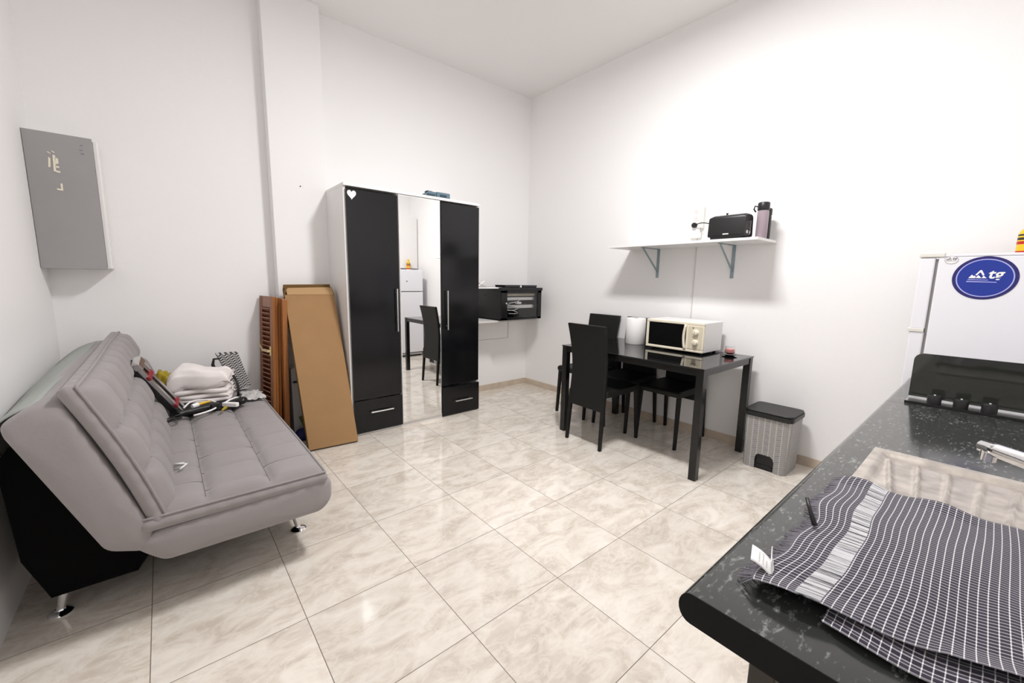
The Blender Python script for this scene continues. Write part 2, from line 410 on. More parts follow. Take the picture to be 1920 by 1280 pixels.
# ------------------------------------------------------------------ room shell
struct('floor', MB().box(XL-0.1, XR+0.1, YB-0.1, YF+0.2, -0.1, 0.0), 'floor')
struct('ceiling', MB().box(XL-0.1, XR+0.1, YB-0.1, YF+0.2, ZC, ZC+0.1), 'ceiling')
struct('wall_left', MB().box(XL-0.1, XL, YB-0.1, YF+0.1, 0, ZC), 'wall')
struct('wall_right', MB().box(XR, XR+0.1, YB-0.1, YF+0.1, 0, ZC), 'wall')
struct('wall_back', MB().box(XL, XR, YF, YF+0.1, 0, ZC), 'wall')
struct('wall_front', MB().box(XL, XR, YB-0.1, YB, 0, ZC), 'wall')
struct('wall_column', MB().box(CX0, CX1, CY, YF, 0, ZC), 'wall', bevel=0.004)
struct('baseboard_back', MB().box(CX1, XR-0.008, YF-0.008, YF, 0, 0.068), 'skirt')
struct('baseboard_right', MB().box(XR-0.008, XR, YB, YF, 0, 0.068), 'skirt')
# thin cable channels on the walls
struct('trim_1', MB().box(XR-0.007, XR, -0.766, -0.758, 0.80, 1.59).box(XR-0.007, XR, -0.766, -0.758, 1.62, 1.70), 'trunk')
struct('trim_2', MB().box(1.55, 2.37, YF-0.003, YF, 0.600, 0.603), 'crack')
struct('trim_3', MB().box(2.37, 2.375, YF-0.004, YF, 0.60, 0.83), 'crack')

# ceiling lamp housing just above the light
t = thing('ceiling_lamp', 'slim white rectangular lamp mounted on the ceiling near the middle of the room', 'lamp', (0.98, -1.12, ZC-0.06))
MB().box(0.87, 1.09, -1.43, -0.81, ZC-0.06, ZC).build('lamp_housing', 'lampwhite', t, bevel=0.004)

# ------------------------------------------------------------------ wardrobe
WX0, WX1, WY, WB = 0.32, 1.56, 0.80, 1.325
t = thing('wardrobe', 'tall three-door wardrobe with black gloss doors and a mirror, heart sticker top left', 'wardrobe', ((WX0+WX1)/2, 1.05, 0))
MB().box(WX0, WX0+0.018, WY+0.018, WB, 0, 1.965).build('side_panel', 'white', t)
MB().box(WX1-0.018, WX1, WY+0.018, WB, 0, 1.965).build('side_panel', 'white', t)
MB().box(WX0-0.002, WX1+0.002, WY-0.004, WB, 1.965, 1.987).build('top_panel', 'white', t, bevel=0.002)
MB().box(WX0+0.018, WX1-0.018, WY+0.04, WB, 0.0, 0.05).box(WX0+0.018, WX1-0.018, WB-0.01, WB, 0.05, 1.965)\
  .box(0.745, 0.76, WY+0.02, WB-0.01, 0.05, 1.965).box(1.135, 1.15, WY+0.02, WB-0.01, 0.05, 1.965).build('carcass', 'white', t)
MB().box(WX0+0.0, WX1, WY+0.014, WY+0.04, 0.0, 0.035).build('plinth', 'white', t)
def door(x0, x1, z0, z1, name='door', m='blackgloss', y=WY):
    return MB().box(x0, x1, y-0.004, y+0.014, z0, z1).build(name, m, t, bevel=0.0015)
def handle(par, p0, p1, y=WY):
    """bar handle on two short posts"""
    a, b = Vector((p0[0], y-0.032, p0[1])), Vector((p1[0], y-0.032, p1[1])); d = (b-a)
    mb = MB().tube([a, b], 0.006, 12)
    for f in (0.1, 0.9):
        q = a+d*f; mb.tube([q, (q.x, y-0.003, q.z)], 0.0045, 8)
    return mb.build('handle', 'alu', par, auto=True)
d1 = door(0.335, 0.742, 0.302, 1.945); handle(d1, (0.712, 0.845), (0.712, 1.20))
d2 = door(0.752, 1.138, 0.028, 1.960, 'mirror_door', 'white', WY+0.004)
MB().box(0.757, 1.133, WY-0.0025, WY-0.0005, 0.033, 1.955).build('mirror', 'mirror', d2)
d3 = door(1.148, WX1-0.006, 0.305, 1.950); handle(d3, (1.196, 0.828), (1.196, 1.183))
e1 = door(0.335, 0.748, 0.020, 0.292, 'drawer'); handle(e1, (0.462, 0.190), (0.655, 0.190))
e2 = door(1.148, WX1+0.002, 0.008, 0.282, 'drawer'); handle(e2, (1.272, 0.140), (1.465, 0.140))
hp = []
for k in range(40):
    a = 2*PI*k/40; x = 16*math.sin(a)**3; z = 13*math.cos(a)-5*math.cos(2*a)-2*math.cos(3*a)-math.cos(4*a)
    hp.append((0.377+x*0.0021, 1.905+z*0.0024))
o = MB().prism(hp, 1, WY-0.0056, WY-0.0042).build('heart_sticker', 'stickerwhite', t); o['label'] = 'white heart-shaped sticker'

# teal tool case on the wardrobe
t = thing('tool_case', 'small teal plastic tool case lying on top of the wardrobe', 'tool case', (1.16, 0.90, 1.987))
MB().box(1.14, 1.275, 0.85, 0.95, 1.988, 2.043).build('case_body', 'teal', t, bevel=0.008, bseg=3)
MB().prism([(1.03, 1.990), (1.14, 1.989), (1.14, 2.040), (1.07, 2.040), (1.03, 2.012)], 1, 0.86, 0.94).build('case_end', 'teal', t, bevel=0.005)
MB().box(1.045, 1.125, 0.856, 0.862, 1.998, 2.018).build('vent', 'tealdark', t)
MB().box(1.17, 1.235, 0.846, 0.852, 2.005, 2.022).build('vent', 'tealdark', t)
MB().tube([(1.05, 0.90, 2.035), (1.07, 0.90, 2.045), (1.12, 0.90, 2.045)], 0.006, 8).build('grip', 'tealdark', t, auto=True)

# ------------------------------------------------------------------ grey wall cabinet
t = thing('wall_cabinet', 'grey-fronted white cabinet hung high in the corner above the sofa, torn sticker remains', 'cabinet', (-1.16, 1.24, 1.31))
MB().box(-1.290, -0.995, 1.150, YF-0.001, 1.312, 2.060).build('cabinet_body', 'white', t, bevel=0.006)
MB().box(-1.293, -1.018, 1.130, 1.148, 1.308, 2.068).build('door', 'greypanel', t, bevel=0.002)
MB().box(-1.020, -1.016, 1.149, 1.1515, 1.32, 2.055).build('door_seam', 'gap', t)
y0, y1 = 1.1275, 1.1300
def poly(pts): MB().prism(pts, 1, y0, y1).build('torn_sticker', 'cream', t)
ox, oz = -1.205, 1.905
poly([(ox-.003, oz-.03), (ox+.006, oz-.028), (ox+.010, oz+.02), (ox+.002, oz+.028)])
poly([(ox+.016, oz-.048), (ox+.026, oz-.05), (ox+.030, oz+.040), (ox+.020, oz+.042)])
poly([(ox+.028, oz+.030), (ox+.040, oz+.024), (ox+.040, oz-.002), (ox+.028, oz-.008)])
poly([(ox+.026, oz-.016), (ox+.040, oz-.018), (ox+.040, oz-.028), (ox+.026, oz-.026)])
poly([(ox+.026, oz-.042), (ox+.042, oz-.044), (ox+.042, oz-.054), (ox+.026, oz-.052)])
poly([(ox+.000, oz+.052), (ox+.012, oz+.044), (ox+.014, oz+.048), (ox+.002, oz+.057)])
poly([(ox+.018, oz+.060), (ox+.028, oz+.052), (ox+.030, oz+.056), (ox+.020, oz+.065)])
poly([(ox+.020, oz-.150), (ox+.044, oz-.152), (ox+.044, oz-.112), (ox+.036, oz-.112), (ox+.036, oz-.143), (ox+.020, oz-.140)])
for a_ in ((-1.068, -1.060, 2.018, 2.024), (-1.074, -1.062, 1.992, 1.997), (-1.070, -1.055, 1.972, 1.978)): MB().box(a_[0], a_[1], 1.1283, 1.13, a_[2], a_[3]).build('pen_mark', 'greyprint', t)

# ------------------------------------------------------------------ sofa bed
SY0, SY1 = -0.56, 1.16
t = thing('sofa_bed', 'grey fabric fold-down sofa bed with stitched cushions and chrome feet along left wall', 'sofa', (-0.7, 0.3, 0))
def rounded(poly, r=0.02, n=4):
    out = []
    m_ = len(poly)
    for i, p in enumerate(poly):
        p = Vector(p); a = Vector(poly[i-1]); c = Vector(poly[(i+1) % m_])
        da = (a-p); dc = (c-p); rr = min(r, da.length*0.45, dc.length*0.45)
        A = p+da.normalized()*rr; B = p+dc.normalized()*rr
        for k in range(n+1):
            s_ = k/n; out.append(tuple(A*(1-s_)**2+p*2*s_*(1-s_)+B*s_**2))
    return out
def bodyprism(poly, y0, y1, bulge=0.015, ny=14):
    """extruded fabric-covered body whose end faces puff out a little"""
    n = len(poly); cx = sum(p[0] for p in poly)/n; cz = sum(p[1] for p in poly)/n
    rings = []
    for j, (s_, yy) in enumerate([(0.0, y0-bulge), (0.45, y0-bulge*0.9), (0.8, y0-bulge*0.55), (0.955, y0), (1.0, y0+0.025)] +
                                 [(1.0, y0+0.025+(y1-y0-0.05)*k/ny) for k in range(1, ny)] +
                                 [(1.0, y1-0.025), (0.955, y1), (0.8, y1+bulge*0.55), (0.45, y1+bulge*0.9), (0.0, y1+bulge)]):
        rings.append([(cx+(p[0]-cx)*s_, yy, cz+(p[1]-cz)*s_) for p in poly])
    mb = MB()
    vs = [p for r in rings for p in r]
    fs = [(j*n+i, j*n+(i+1) % n, (j+1)*n+(i+1) % n, (j+1)*n+i) for j in range(len(rings)-1) for i in range(n)]
    return mb.add(vs, fs)
base = rounded([(-0.855, 0.226), (-0.28, 0.222), (-0.238, 0.262), (-0.238, 0.345), (-0.262, 0.372), (-0.86, 0.352), (-0.935, 0.315), (-0.90, 0.272)], 0.025)
bodyprism(base, SY0, SY1).build('seat_base', 'sofa', t, smooth=True, weld=True)
back = rounded([(-0.99, 0.318), (-0.885, 0.275), (-0.860, 0.352), (-1.045, 0.872), (-1.115, 0.868), (-1.188, 0.815)], 0.028)
bodyprism(back, SY0, SY1).build('back_base', 'sofa', t, smooth=True, weld=True)
# backing cloth falling from the top edge to the wall
def backing(u, v):
    y = SY0+0.05+(SY1-SY0-0.06)*u
    a = Vector((-1.105, y, 0.862)); b = Vector((-1.283, y, 0.700+0.045*u)); p = a.lerp(b, v)
    p.z += 0.03*math.sin(PI*v)+0.006*math.sin(9*u+4*v); return p
MB().grid(backing, 30, 10).build('backing_cloth', 'coverfab', t, smooth=True, solid=0.006)

def cushion(name, O, U, V, N, Lu, Lv, th, seams_u, nseg, puff, bow=None, par=None):
    """stitched cushion: O origin corner, U along length, V across, N thickness direction."""
    O, U, V, N = map(Vector, (O, U, V, N))
    NU, NV = 150, 44
    rows = [0.0]+list(seams_u)+[1.0]
    def h(u, v):
        # puffed cells between seams
        for k in range(len(rows)-1):
            if v <= rows[k+1] or k == len(rows)-2: break
        fv = (v-rows[k])/(rows[k+1]-rows[k])
        shift = 0.5 if k % 2 else 0.0
        q = u*nseg+shift
        fu = q-math.floor(q)
        if shift and (q < 1 and fu < 0.5) : pass
        a = (1-abs(2*fv-1)**4); b = (1-abs(2*fu-1)**5)
        e = min(1, min(u*Lu, (1-u)*Lu)/0.035)*1.0; e2 = min(1, min(v*Lv, (1-v)*Lv)/0.035)
        ed = (math.sin(e*PI/2)**0.8)*(math.sin(e2*PI/2)**0.8)
        return puff*(0.15+0.85*(a**0.7)*(0.35+0.65*b**0.8))*ed
    def top(i, j):
        u, v = i/NU, j/NV
        p = O+U*(u*Lu)+V*(v*Lv)+N*(th+h(u, v))
        if bow: p += bow(u, v)
        p += N*0.004*math.sin(7*u+3)*math.sin(5*v)
        return p
    def bot(i, j):
        u, v = i/NU, j/NV
        p = O+U*(u*Lu)+V*(v*Lv)
        if bow: p += bow(u, v)
        return p
    mb = MB()
    vs = [top(i, j) for j in range(NV+1) for i in range(NU+1)]
    fs = [(j*(NU+1)+i, j*(NU+1)+i+1, (j+1)*(NU+1)+i+1, (j+1)*(NU+1)+i) for j in range(NV) for i in range(NU)]
    mb.add(vs, fs)
    loop = [(i, 0) for i in range(NU)]+[(NU, j) for j in range(NV)]+[(i, NV) for i in range(NU, 0, -1)]+[(0, j) for j in range(NV, 0, -1)]
    c = O+U*Lu/2+V*Lv/2
    K = 5; vs = []
    for k in range(K+1):
        f = k/K
        for (i, j) in loop:
            a, b = top(i, j), bot(i, j); p = a.lerp(b, f)
            ou = (1 if i == NU else 0)-(1 if i == 0 else 0); ov = (1 if j == NV else 0)-(1 if j == 0 else 0)
            d = (U*ou+V*ov); d = d.normalized() if d.length else d
            wr = 0.0025*math.sin(i*0.9+j*1.3)
            p = p+d*((0.014+wr)*math.sin(PI*f)); vs.append(p)
    L = len(loop)
    fs = [(k*L+i, k*L+(i+1) % L, (k+1)*L+(i+1) % L, (k+1)*L+i) for k in range(K) for i in range(L)]
    fs.append(tuple(K*L+i for i in range(L)))
    mb.add(vs, fs)
    o = mb.build(name, 'sofa', par, smooth=True, weld=True)
    # piping round the upper edge
    pts = [top(i, j)+N*0.002+(U*((1 if i == NU else 0)-(1 if i == 0 else 0))+V*((1 if j == NV else 0)-(1 if j == 0 else 0)))*0.004 for (i, j) in loop[::2]]
    MB().tube(pts, 0.0048, 8, closed=True).build('piping', 'sofa', o, smooth=True)
    # stitched seams
    sm = MB()
    for r in seams_u:
        j = round(r*NV)
        sm.tube([top(i, j)+N*0.0003 for i in range(3, NU-2)], 0.0016, 5)
    for k in range(len(rows)-1):
        shift = 0.5 if k % 2 else 0.0
        for c_ in range(1, nseg+1):
            u = (c_-shift)/nseg
            if not 0.02 < u < 0.98: continue
            i = round(u*NU); j0, j1 = round(rows[k]*NV), round(rows[k+1]*NV)
            ja, jb = (max(j0, 2), min(j1, NV-2))
            sm.tube([top(i, j)+N*0.0003 for j in range(ja, jb+1)], 0.0016, 5)
    sm.build('stitching', 'seam', o, smooth=True)
    return o
cushion('seat_cushion', (-0.885, SY0, 0.356), (0, 1, 0), (1, 0, 0.0), (0, 0, 1), SY1-SY0, 0.612, 0.050, (0.30, 0.66), 9, 0.040, par=t)
vb = Vector((-0.185, 0, 0.525)); Lb = vb.length; vb.normalize(); nb_ = Vector((-vb.z*-1, 0, -vb.x)).normalized()
nb_ = Vector((vb.z, 0, -vb.x)).normalized()
cushion('back_cushion', (-0.868, SY0+0.005, 0.372), (0, 1, 0), vb, nb_, SY1-SY0-0.01, Lb, 0.048, (0.36, 0.68), 9, 0.046, bow=lambda u, v: nb_*(0.012*math.sin(PI*v)), par=t)
for (x, y) in ((-1.164, -0.29), (-0.334, -0.27), (-1.164, 0.92), (-0.334, 0.92)):
    dx = 0.05 if x < -0.7 else -0.04
    mb = MB().tube([(x, y, 0.012), (x+dx, y+0.02, 0.235)], [0.013, 0.022], 18)
    lg = mb.build('leg', 'chrome', t, auto=True)
    MB().lathe([(0.034, 0.0), (0.036, 0.006), (0.030, 0.012), (0.016, 0.018), (0.014, 0.022)], (x, y, 0), 24).build('foot_disc', 'chrome', lg, auto=True)
# black lining added to fill in shade under the sofa; seat frame blackened likewise
MB().prism([(-1.175, 0.74), (-1.01, 0.33), (-0.90, 0.268), (-0.87, 0.22), (-0.93, 0.135), (-1.16, 0.135), (-1.215, 0.30), (-1.235, 0.66)], 1, -0.40, 1.12).build('underside_shade_lining', 'void', t)
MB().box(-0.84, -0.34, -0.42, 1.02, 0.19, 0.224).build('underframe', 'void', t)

# ------------------------------------------------------------------ things on the sofa
def rbox(mb, x0, x1, y0, y1, z0, z1): return mb.box(x0, x1, y0, y1, z0, z1)
# folded towels
def fold(x0, x1, y0, y1, z0, ths, seed):
    """folded cloth: stacked layers, rounded towards the front-left, each layer a soft squared roll"""
    rnd = random.Random(seed); mb = MB(); a = z0
    for k, th in enumerate(ths):
        last = k == len(ths)-1
        ins = 0.0 if last else rnd.uniform(0.0, 0.018); sh = rnd.uniform(-0.008, 0.008)
        def fn(u, v, a=a, ins=ins, sh=sh, k=k, th=th, last=last):
            ang = 2*PI*u; c, s_ = math.cos(ang), math.sin(ang)
            cy = (y0+y1)/2+sh; ry = (y1-y0)/2-ins
            e = math.sin(min(1, min(v, 1-v)/(0.16 if last else 0.06))*PI/2)**0.6
            zz = a+th/2+th*0.53*math.copysign(abs(s_)**(0.5 if last else 0.7), s_)*max(e, 0.03)
            if last and s_ < 0 and v < 0.25: zz -= 0.045*(0.25-v)/0.25          # hangs over the left side
            yy = cy+ry*math.copysign(abs(c)**0.35, c)*(0.94+0.06*e)
            if last and s_ > 0: zz += -0.030*v+0.010*math.sin(5*v+2*c)+0.006*math.sin(11*c+3*v)
            zz += 0.004*math.sin(8*v+k*2)
            xx = x0+ins+(x1-x0-ins*1.5-(0.03 if not last else 0.0)*0)*v+0.006*math.sin(4*ang+k)
            yy += 0.005*math.sin(10*v+k*1.7)
            if last: zz += 0.0035*math.sin(17*v+3*ang)*math.sin(5*ang+6*v)
            return (xx, yy, zz)
        mb.grid(fn, 56, 30); a += th*0.96
    return mb
mt = Matrix.Translation((-0.60, 0.86, 0)) @ Matrix.Rotation(-0.22, 4, 'Z') @ Matrix.Translation((0.60, -0.86, 0))
solo('folded_towel', fold(-0.765, -0.452, 0.70, 0.96, 0.482, (0.030, 0.032, 0.036, 0.125), 3).xf(mt), 'towel', 'thick white folded towel piled on the far part of the sofa seat', 'towel', smooth=True, sub=1)
# yellow bag
def blob(c, r, seed, nu=28, nv=16, amp=0.22, fr=4):
    rnd = random.Random(seed); ph = [rnd.uniform(0, 6) for _ in range(6)]
    def fn(u, v):
        th_, ph_ = 2*PI*u, PI*v
        d = Vector((math.cos(th_)*math.sin(ph_), math.sin(th_)*math.sin(ph_), math.cos(ph_)))
        k = 1+amp*(math.sin(fr*d.x*2+ph[0])*math.sin(fr*d.y*2+ph[1])+0.6*math.sin(fr*d.z*3+ph[2]+d.x*5))
        return (c[0]+d.x*r[0]*k, c[1]+d.y*r[1]*k, c[2]+d.z*r[2]*k)
    return MB().grid(fn, nu, nv)
solo('plastic_bag', blob((-0.805, 0.93, 0.560), (0.075, 0.085, 0.115), 5, amp=0.16), 'yellowbag', 'crumpled mustard yellow plastic bag behind the white towel', 'bag', smooth=True)
# black holdall under the towels
mb = blob((-0.62, 0.72, 0.462), (0.20, 0.115, 0.028), 8, 40, 16, 0.10)
solo('tool_bag', mb, 'black', 'flat black tool bag lying under the white towel', 'bag', smooth=True)
# aluminium rail tool leaned on the backrest
t = thing('tile_cutter', 'long aluminium rail cutter with red clips leaning on the sofa backrest', 'tile cutter', (-0.79, 0.60, 0.47))
A = Vector((-0.735, 0.60, 0.492)); B = Vector((-0.905, 0.42, 0.825))
dirn = (B-A).normalized(); side = dirn.cross(Vector((0.80, -0.35, 0.30))).normalized(); nrm = side.cross(dirn).normalized()
if nrm.x < 0: nrm = -nrm
FR = Matrix((( *side, 0), (*dirn, 0), (*nrm, 0), (0, 0, 0, 1))).transposed(); FR.translation = A
Lr = (B-A).length
MB().box(-0.036, 0.036, -0.02, Lr, -0.040, -0.012, FR).build('base_plate', 'black', t, bevel=0.003)
MB().box(-0.030, -0.012, 0.0, Lr, -0.012, 0.010, FR).build('rail', 'alu', t, bevel=0.003)
MB().box(0.012, 0.030, 0.0, Lr, -0.012, 0.010, FR).build('rail', 'alu', t, bevel=0.003)
MB().box(-0.036, 0.036, Lr-0.03, Lr+0.012, -0.014, 0.022, FR).build('end_stop', 'alu', t, bevel=0.004)
for q in (0.06, 0.30):
    o = MB().box(-0.034, 0.034, q, q+0.026, -0.005, 0.014, FR).build('clip', 'dullred', t, bevel=0.004); o['label'] = 'red clip'
# cables
def loop_pts(c, rx, ry, z, n=40, turns=1.0, ph=0.0, dz=0.0, wob=0.0):
    return [(c[0]+rx*math.cos(ph+2*PI*turns*k/n)*(1+wob*math.sin(3*k)), c[1]+ry*math.sin(ph+2*PI*turns*k/n), z+dz*k/n+0.004*math.sin(k*0.7)) for k in range(n+1)]
solo('coiled_cable', MB().tube(loop_pts((-0.79, 0.47), 0.045, 0.06, 0.478, 70, 2.6, 0.3, 0.022, 0.05)+[(-0.72, 0.50, 0.50), (-0.66, 0.52, 0.49), (-0.62, 0.55, 0.485)], 0.0035, 8),
     'black', 'thin black cable coiled on the seat beside the backrest', 'cable', smooth=True)
solo('white_cable', MB().tube([(-0.73, 0.60, 0.500), (-0.70, 0.655, 0.515), (-0.65, 0.69, 0.515), (-0.59, 0.67, 0.505), (-0.565, 0.61, 0.49), (-0.585, 0.55, 0.482), (-0.63, 0.51, 0.480), (-0.69, 0.475, 0.480)], 0.0052, 8).v and
     MB().tube([tuple(Vector(p)) for p in [(-0.73, 0.60, 0.500), (-0.715, 0.63, 0.508), (-0.70, 0.655, 0.515), (-0.675, 0.677, 0.517), (-0.65, 0.688, 0.515), (-0.617, 0.685, 0.511), (-0.59, 0.67, 0.505), (-0.572, 0.643, 0.498), (-0.565, 0.61, 0.49), (-0.571, 0.578, 0.485), (-0.585, 0.55, 0.482), (-0.605, 0.528, 0.481), (-0.63, 0.51, 0.480), (-0.66, 0.49, 0.480), (-0.69, 0.475, 0.480)]], 0.0052, 8),
     'stickerwhite', 'white cable lying in a wide loop in front of the towel', 'cable', smooth=True)
t = thing('power_adapter', 'white plug adapter with short twisted lead at the right of the cable loop', 'adapter', (-0.50, 0.57, 0.47))
m1 = Matrix.Translation((-0.50, 0.57, 0.488)) @ Matrix.Rotation(-0.75, 4, 'Z')
MB().box(-0.05, 0.045, -0.013, 0.013, -0.013, 0.013, m1).build('adapter_body', 'stickerwhite', t, bevel=0.005, bseg=3)
MB().tube([(-0.535, 0.60, 0.492), (-0.50, 0.64, 0.50), (-0.46, 0.68, 0.50), (-0.43, 0.70, 0.485)], 0.006, 8).build('lead', 'stickerwhite', t, smooth=True)
solo('power_drill_battery', blob((-0.435, 0.640, 0.486), (0.032, 0.038, 0.024), 12, amp=0.06), 'blackmetal', 'round black battery-like lump beside the white adapter', 'tool', smooth=True)
t = thing('hand_tool', 'black hand tool with yellow tape roll lying inside the white cable loop', 'tool', (-0.66, 0.60, 0.47))
MB().tube([(-0.76, 0.53, 0.486), (-0.56, 0.60, 0.492)], [0.017, 0.013], 12).build('tool_body', 'black', t, auto=True)
MB().box(-0.60, -0.56, 0.56, 0.61, 0.478, 0.508).build('tool_head', 'black', t, bevel=0.004)
o = MB().tube([(-0.69, 0.60, 0.502), (-0.66, 0.615, 0.506)], 0.014, 14).build('tape_roll', 'stickerwhite', t, auto=True); o['label'] = 'white roll'
o = MB().tube([(-0.66, 0.615, 0.506), (-0.60, 0.645, 0.508)], [0.009, 0.006], 10).build('nozzle', 'yellow', t, auto=True); o['label'] = 'yellow nozzle'
solo('screwdriver', MB().tube([(-0.555, 0.50, 0.476), (-0.53, 0.545, 0.481)], [0.005, 0.010], 10), 'yellowbag', 'small yellow-handled screwdriver lying left of the white adapter', 'screwdriver', auto=True)
# mini umbrella-like black strap crossing the towel
solo('black_strap', MB().tube([(-0.455, 0.79, 0.625), (-0.440, 0.760, 0.59), (-0.436, 0.750, 0.54), (-0.440, 0.745, 0.492)], 0.008, 8), 'black', 'black strap hanging down the right end of the white towel', 'strap', smooth=True)
# woven basket bag behind the towel
t = thing('basket_bag', 'grey and black woven-pattern storage bag with black handle tilted against the back wall', 'bag', (-0.42, 1.08, 0.45))
m1 = Matrix.Translation((-0.375, 1.045, 0.475)) @ Matrix.Rotation(-0.30, 4, 'Y')
w0, w1, d0 = 0.055, 0.055, 0.10
MB().prism([(-0.05, 0.0), (0.05, 0.0), (0.062, 0.25), (-0.062, 0.29)], 1, -0.01, d0).xf(m1).build('bag_body', 'chevron', t, bevel=0.006)
MB().tube([m1 @ Vector(p) for p in [(-0.062, 0.01, 0.285), (0.062, 0.01, 0.25)]], 0.004, 6).build('rim', 'black', t)
MB().tube([m1 @ Vector(p) for p in [(-0.05, -0.02, 0.26), (-0.085, -0.02, 0.27), (-0.105, -0.02, 0.235), (-0.105, -0.02, 0.17), (-0.09, -0.02, 0.11)]], [0.006, 0.008, 0.010, 0.012, 0.013], 8).build('handle', 'black', t, smooth=True)
# crumpled clear packet on seat
def crumple(x0, x1, y0, y1, z, amp, seed):
    rnd = random.Random(seed); ph = [rnd.uniform(0, 6) for _ in range(5)]
    def fn(u, v):
        x = x0+(x1-x0)*u+0.008*math.sin(12*v+ph[0]); y = y0+(y1-y0)*v+0.008*math.sin(10*u+ph[1])
        return (x, y, z+amp*(1.6+math.sin(11*u+ph[2])*math.sin(9*v+ph[3])+0.6*math.sin(23*u+17*v+ph[4])))
    return MB().grid(fn, 24, 20)
solo('plastic_packet', crumple(-0.41, -0.285, 0.72, 0.98, 0.452, 0.006, 2), 'clearbag', 'crinkled clear plastic packet flat on the seat corner near the shutters', 'packet', smooth=True, solid=0.002)
# small white ribbon
solo('ribbon', MB().tube([(-0.795, -0.21, 0.452), (-0.76, -0.215, 0.462), (-0.79, -0.235, 0.470), (-0.75, -0.245, 0.465), (-0.775, -0.265, 0.455)], 0.0055, 6), 'stickerwhite',
     'tiny crumpled white ribbon on the sofa seat near the backrest', 'ribbon', smooth=True)

# ------------------------------------------------------------------ wooden shutters
def shutter(x, lean, yf, yb, h, thick, label, slats=True, m='wood', me='woodlight', yawz=0.19):
    t = thing('wooden_shutter', label, 'shutter', (x, (yf+yb)/2, 0), 'pine shutters stacked behind the sofa')
    R = Matrix.Translation((x, yb, 0)) @ Matrix.Rotation(yawz, 4, 'Z') @ Matrix.Rotation(lean, 4, 'Y') @ Matrix.Translation((0, -yb, 0))
    st = 0.052
    MB().box(0, thick, yf, yf+st, 0.01, h, R).build('stile', me, t, bevel=0.003)
    MB().box(0, thick, yb-st, yb, 0.01, h, R).build('stile', m, t, bevel=0.003)
    MB().box(0.002, thick-0.002, yf+st, yb-st, h-0.085, h, R).build('rail', 'woodslat' if slats else m, t, bevel=0.002)
    MB().box(0.002, thick-0.002, yf+st, yb-st, 0.01, 0.11, R).build('rail', m, t, bevel=0.002)
    if slats:
        n = 26; mb = MB()
        for k in range(n):
            z = 0.13+(h-0.085-0.15)*k/(n-1)
            q = R @ Matrix.Translation((thick/2, 0, z)) @ Matrix.Rotation(0.75, 4, 'Y')
            mb.box(-0.019, 0.019, yf+st, yb-st, -0.0035, 0.0035, q)
        mb.build('slats', 'woodslat', t)
    else:
        MB().box(thick*0.35, thick*0.65, yf+st, yb-st, 0.11, h-0.085, R).build('panel', m, t)
    return t, R
s1, R1 = shutter(-0.250, 0.052, 1.05, 1.30, 1.135, 0.022, 'louvered pine shutter nearest the sofa, ivory catch on its slatted side')
mb = MB().box(-0.010, 0.0, 1.075, 1.092, 0.685, 0.755, R1).box(-0.030, -0.006, 1.078, 1.19, 0.712, 0.728, R1)
mb.tube([R1 @ Vector((-0.02, 1.19, 0.72)), R1 @ Vector((-0.028, 1.24, 0.765))], 0.006, 8)
o = mb.build('catch', 'ivory', s1, bevel=0.002); o['label'] = 'ivory painted turn catch'
shutter(-0.2265, 0.052, 1.055, 1.30, 1.128, 0.019, 'thin pine shutter second from the sofa in the stack', False)
shutter(-0.206, 0.052, 1.05, 1.30, 1.126, 0.016, 'narrow pine shutter third from the sofa in the stack', False)
s4, R4 = shutter(-0.144, 0.034, 1.00, 1.21, 1.118, 0.034, 'thick orange pine shutter nearest the cardboard box', False, 'woodlight', 'woodlight', 0.06)

# ------------------------------------------------------------------ things hidden behind the cardboard
t = thing('white_appliance', 'small off-white appliance with dark slot standing behind the cardboard box', 'appliance', (0.03, 1.14, 0))
MB().box(-0.055, 0.13, 1.06, 1.215, 0.0, 0.57).build('housing', 'appl', t, bevel=0.01)
MB().box(-0.045, 0.12, 1.054, 1.062, 0.455, 0.47).build('slot', 'black', t)
MB().lathe([(0.016, -0.012), (0.018, 0.0)], (0.0, 1.06, 0.515), 20, 'y').build('dial', 'black', t)
solo('blue_bag', blob((-0.01, 1.00, 0.045), (0.055, 0.05, 0.05), 3, amp=0.08), 'bluething', 'dark blue bag on the floor behind the cardboard box', 'bag', smooth=True)
solo('green_cloth', MB().prism([(-0.035, 0.20), (0.02, 0.205), (0.05, 0.0), (0.03, 0.0)], 1, 0.975, 0.985).xf(Matrix.Rotation(0.0, 4, 'Z')), 'green', 'green leaf-shaped cloth corner behind the cardboard box', 'cloth')

# ------------------------------------------------------------------ leaning cardboard box
t = thing('cardboard_box', 'tall flat brown cardboard box leaning between the shutters and the wardrobe', 'box', (0.15, 0.75, 0))
B0 = Vector((-0.036, 0.712, 0.012)); U = Vector((0.352, -0.030, 0)); Tv = Vector((-0.030, 0.335, 1.135))
Nv = U.cross(Tv).normalized()
if Nv.y > 0: Nv = -Nv
D = -Nv*0.072
def q3(u, v, d): return B0+U*u+Tv*v+D*d
def slab(u0, u1, v0, v1, d0, d1, du=0.0):
    vs = [q3(u, v, d) for d in (d0, d1) for v in (v0, v1) for u in (u0, u1)]
    return MB().add(vs, [(0, 2, 3, 1), (4, 5, 7, 6), (0, 1, 5, 4), (2, 6, 7, 3), (0, 4, 6, 2), (1, 3, 7, 5)])
slab(0, 1, 0, 1.0, 0, 0.05).build('front_panel', 'cardboard', t, bevel=0.002)
slab(0, 1, 0, 1.05, 0.95, 1.0).build('back_panel', 'cardboard', t, bevel=0.001)
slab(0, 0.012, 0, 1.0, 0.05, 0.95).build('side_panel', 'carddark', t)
slab(0.988, 1.0, 0, 1.0, 0.05, 0.95).build('side_panel', 'cardboard', t)
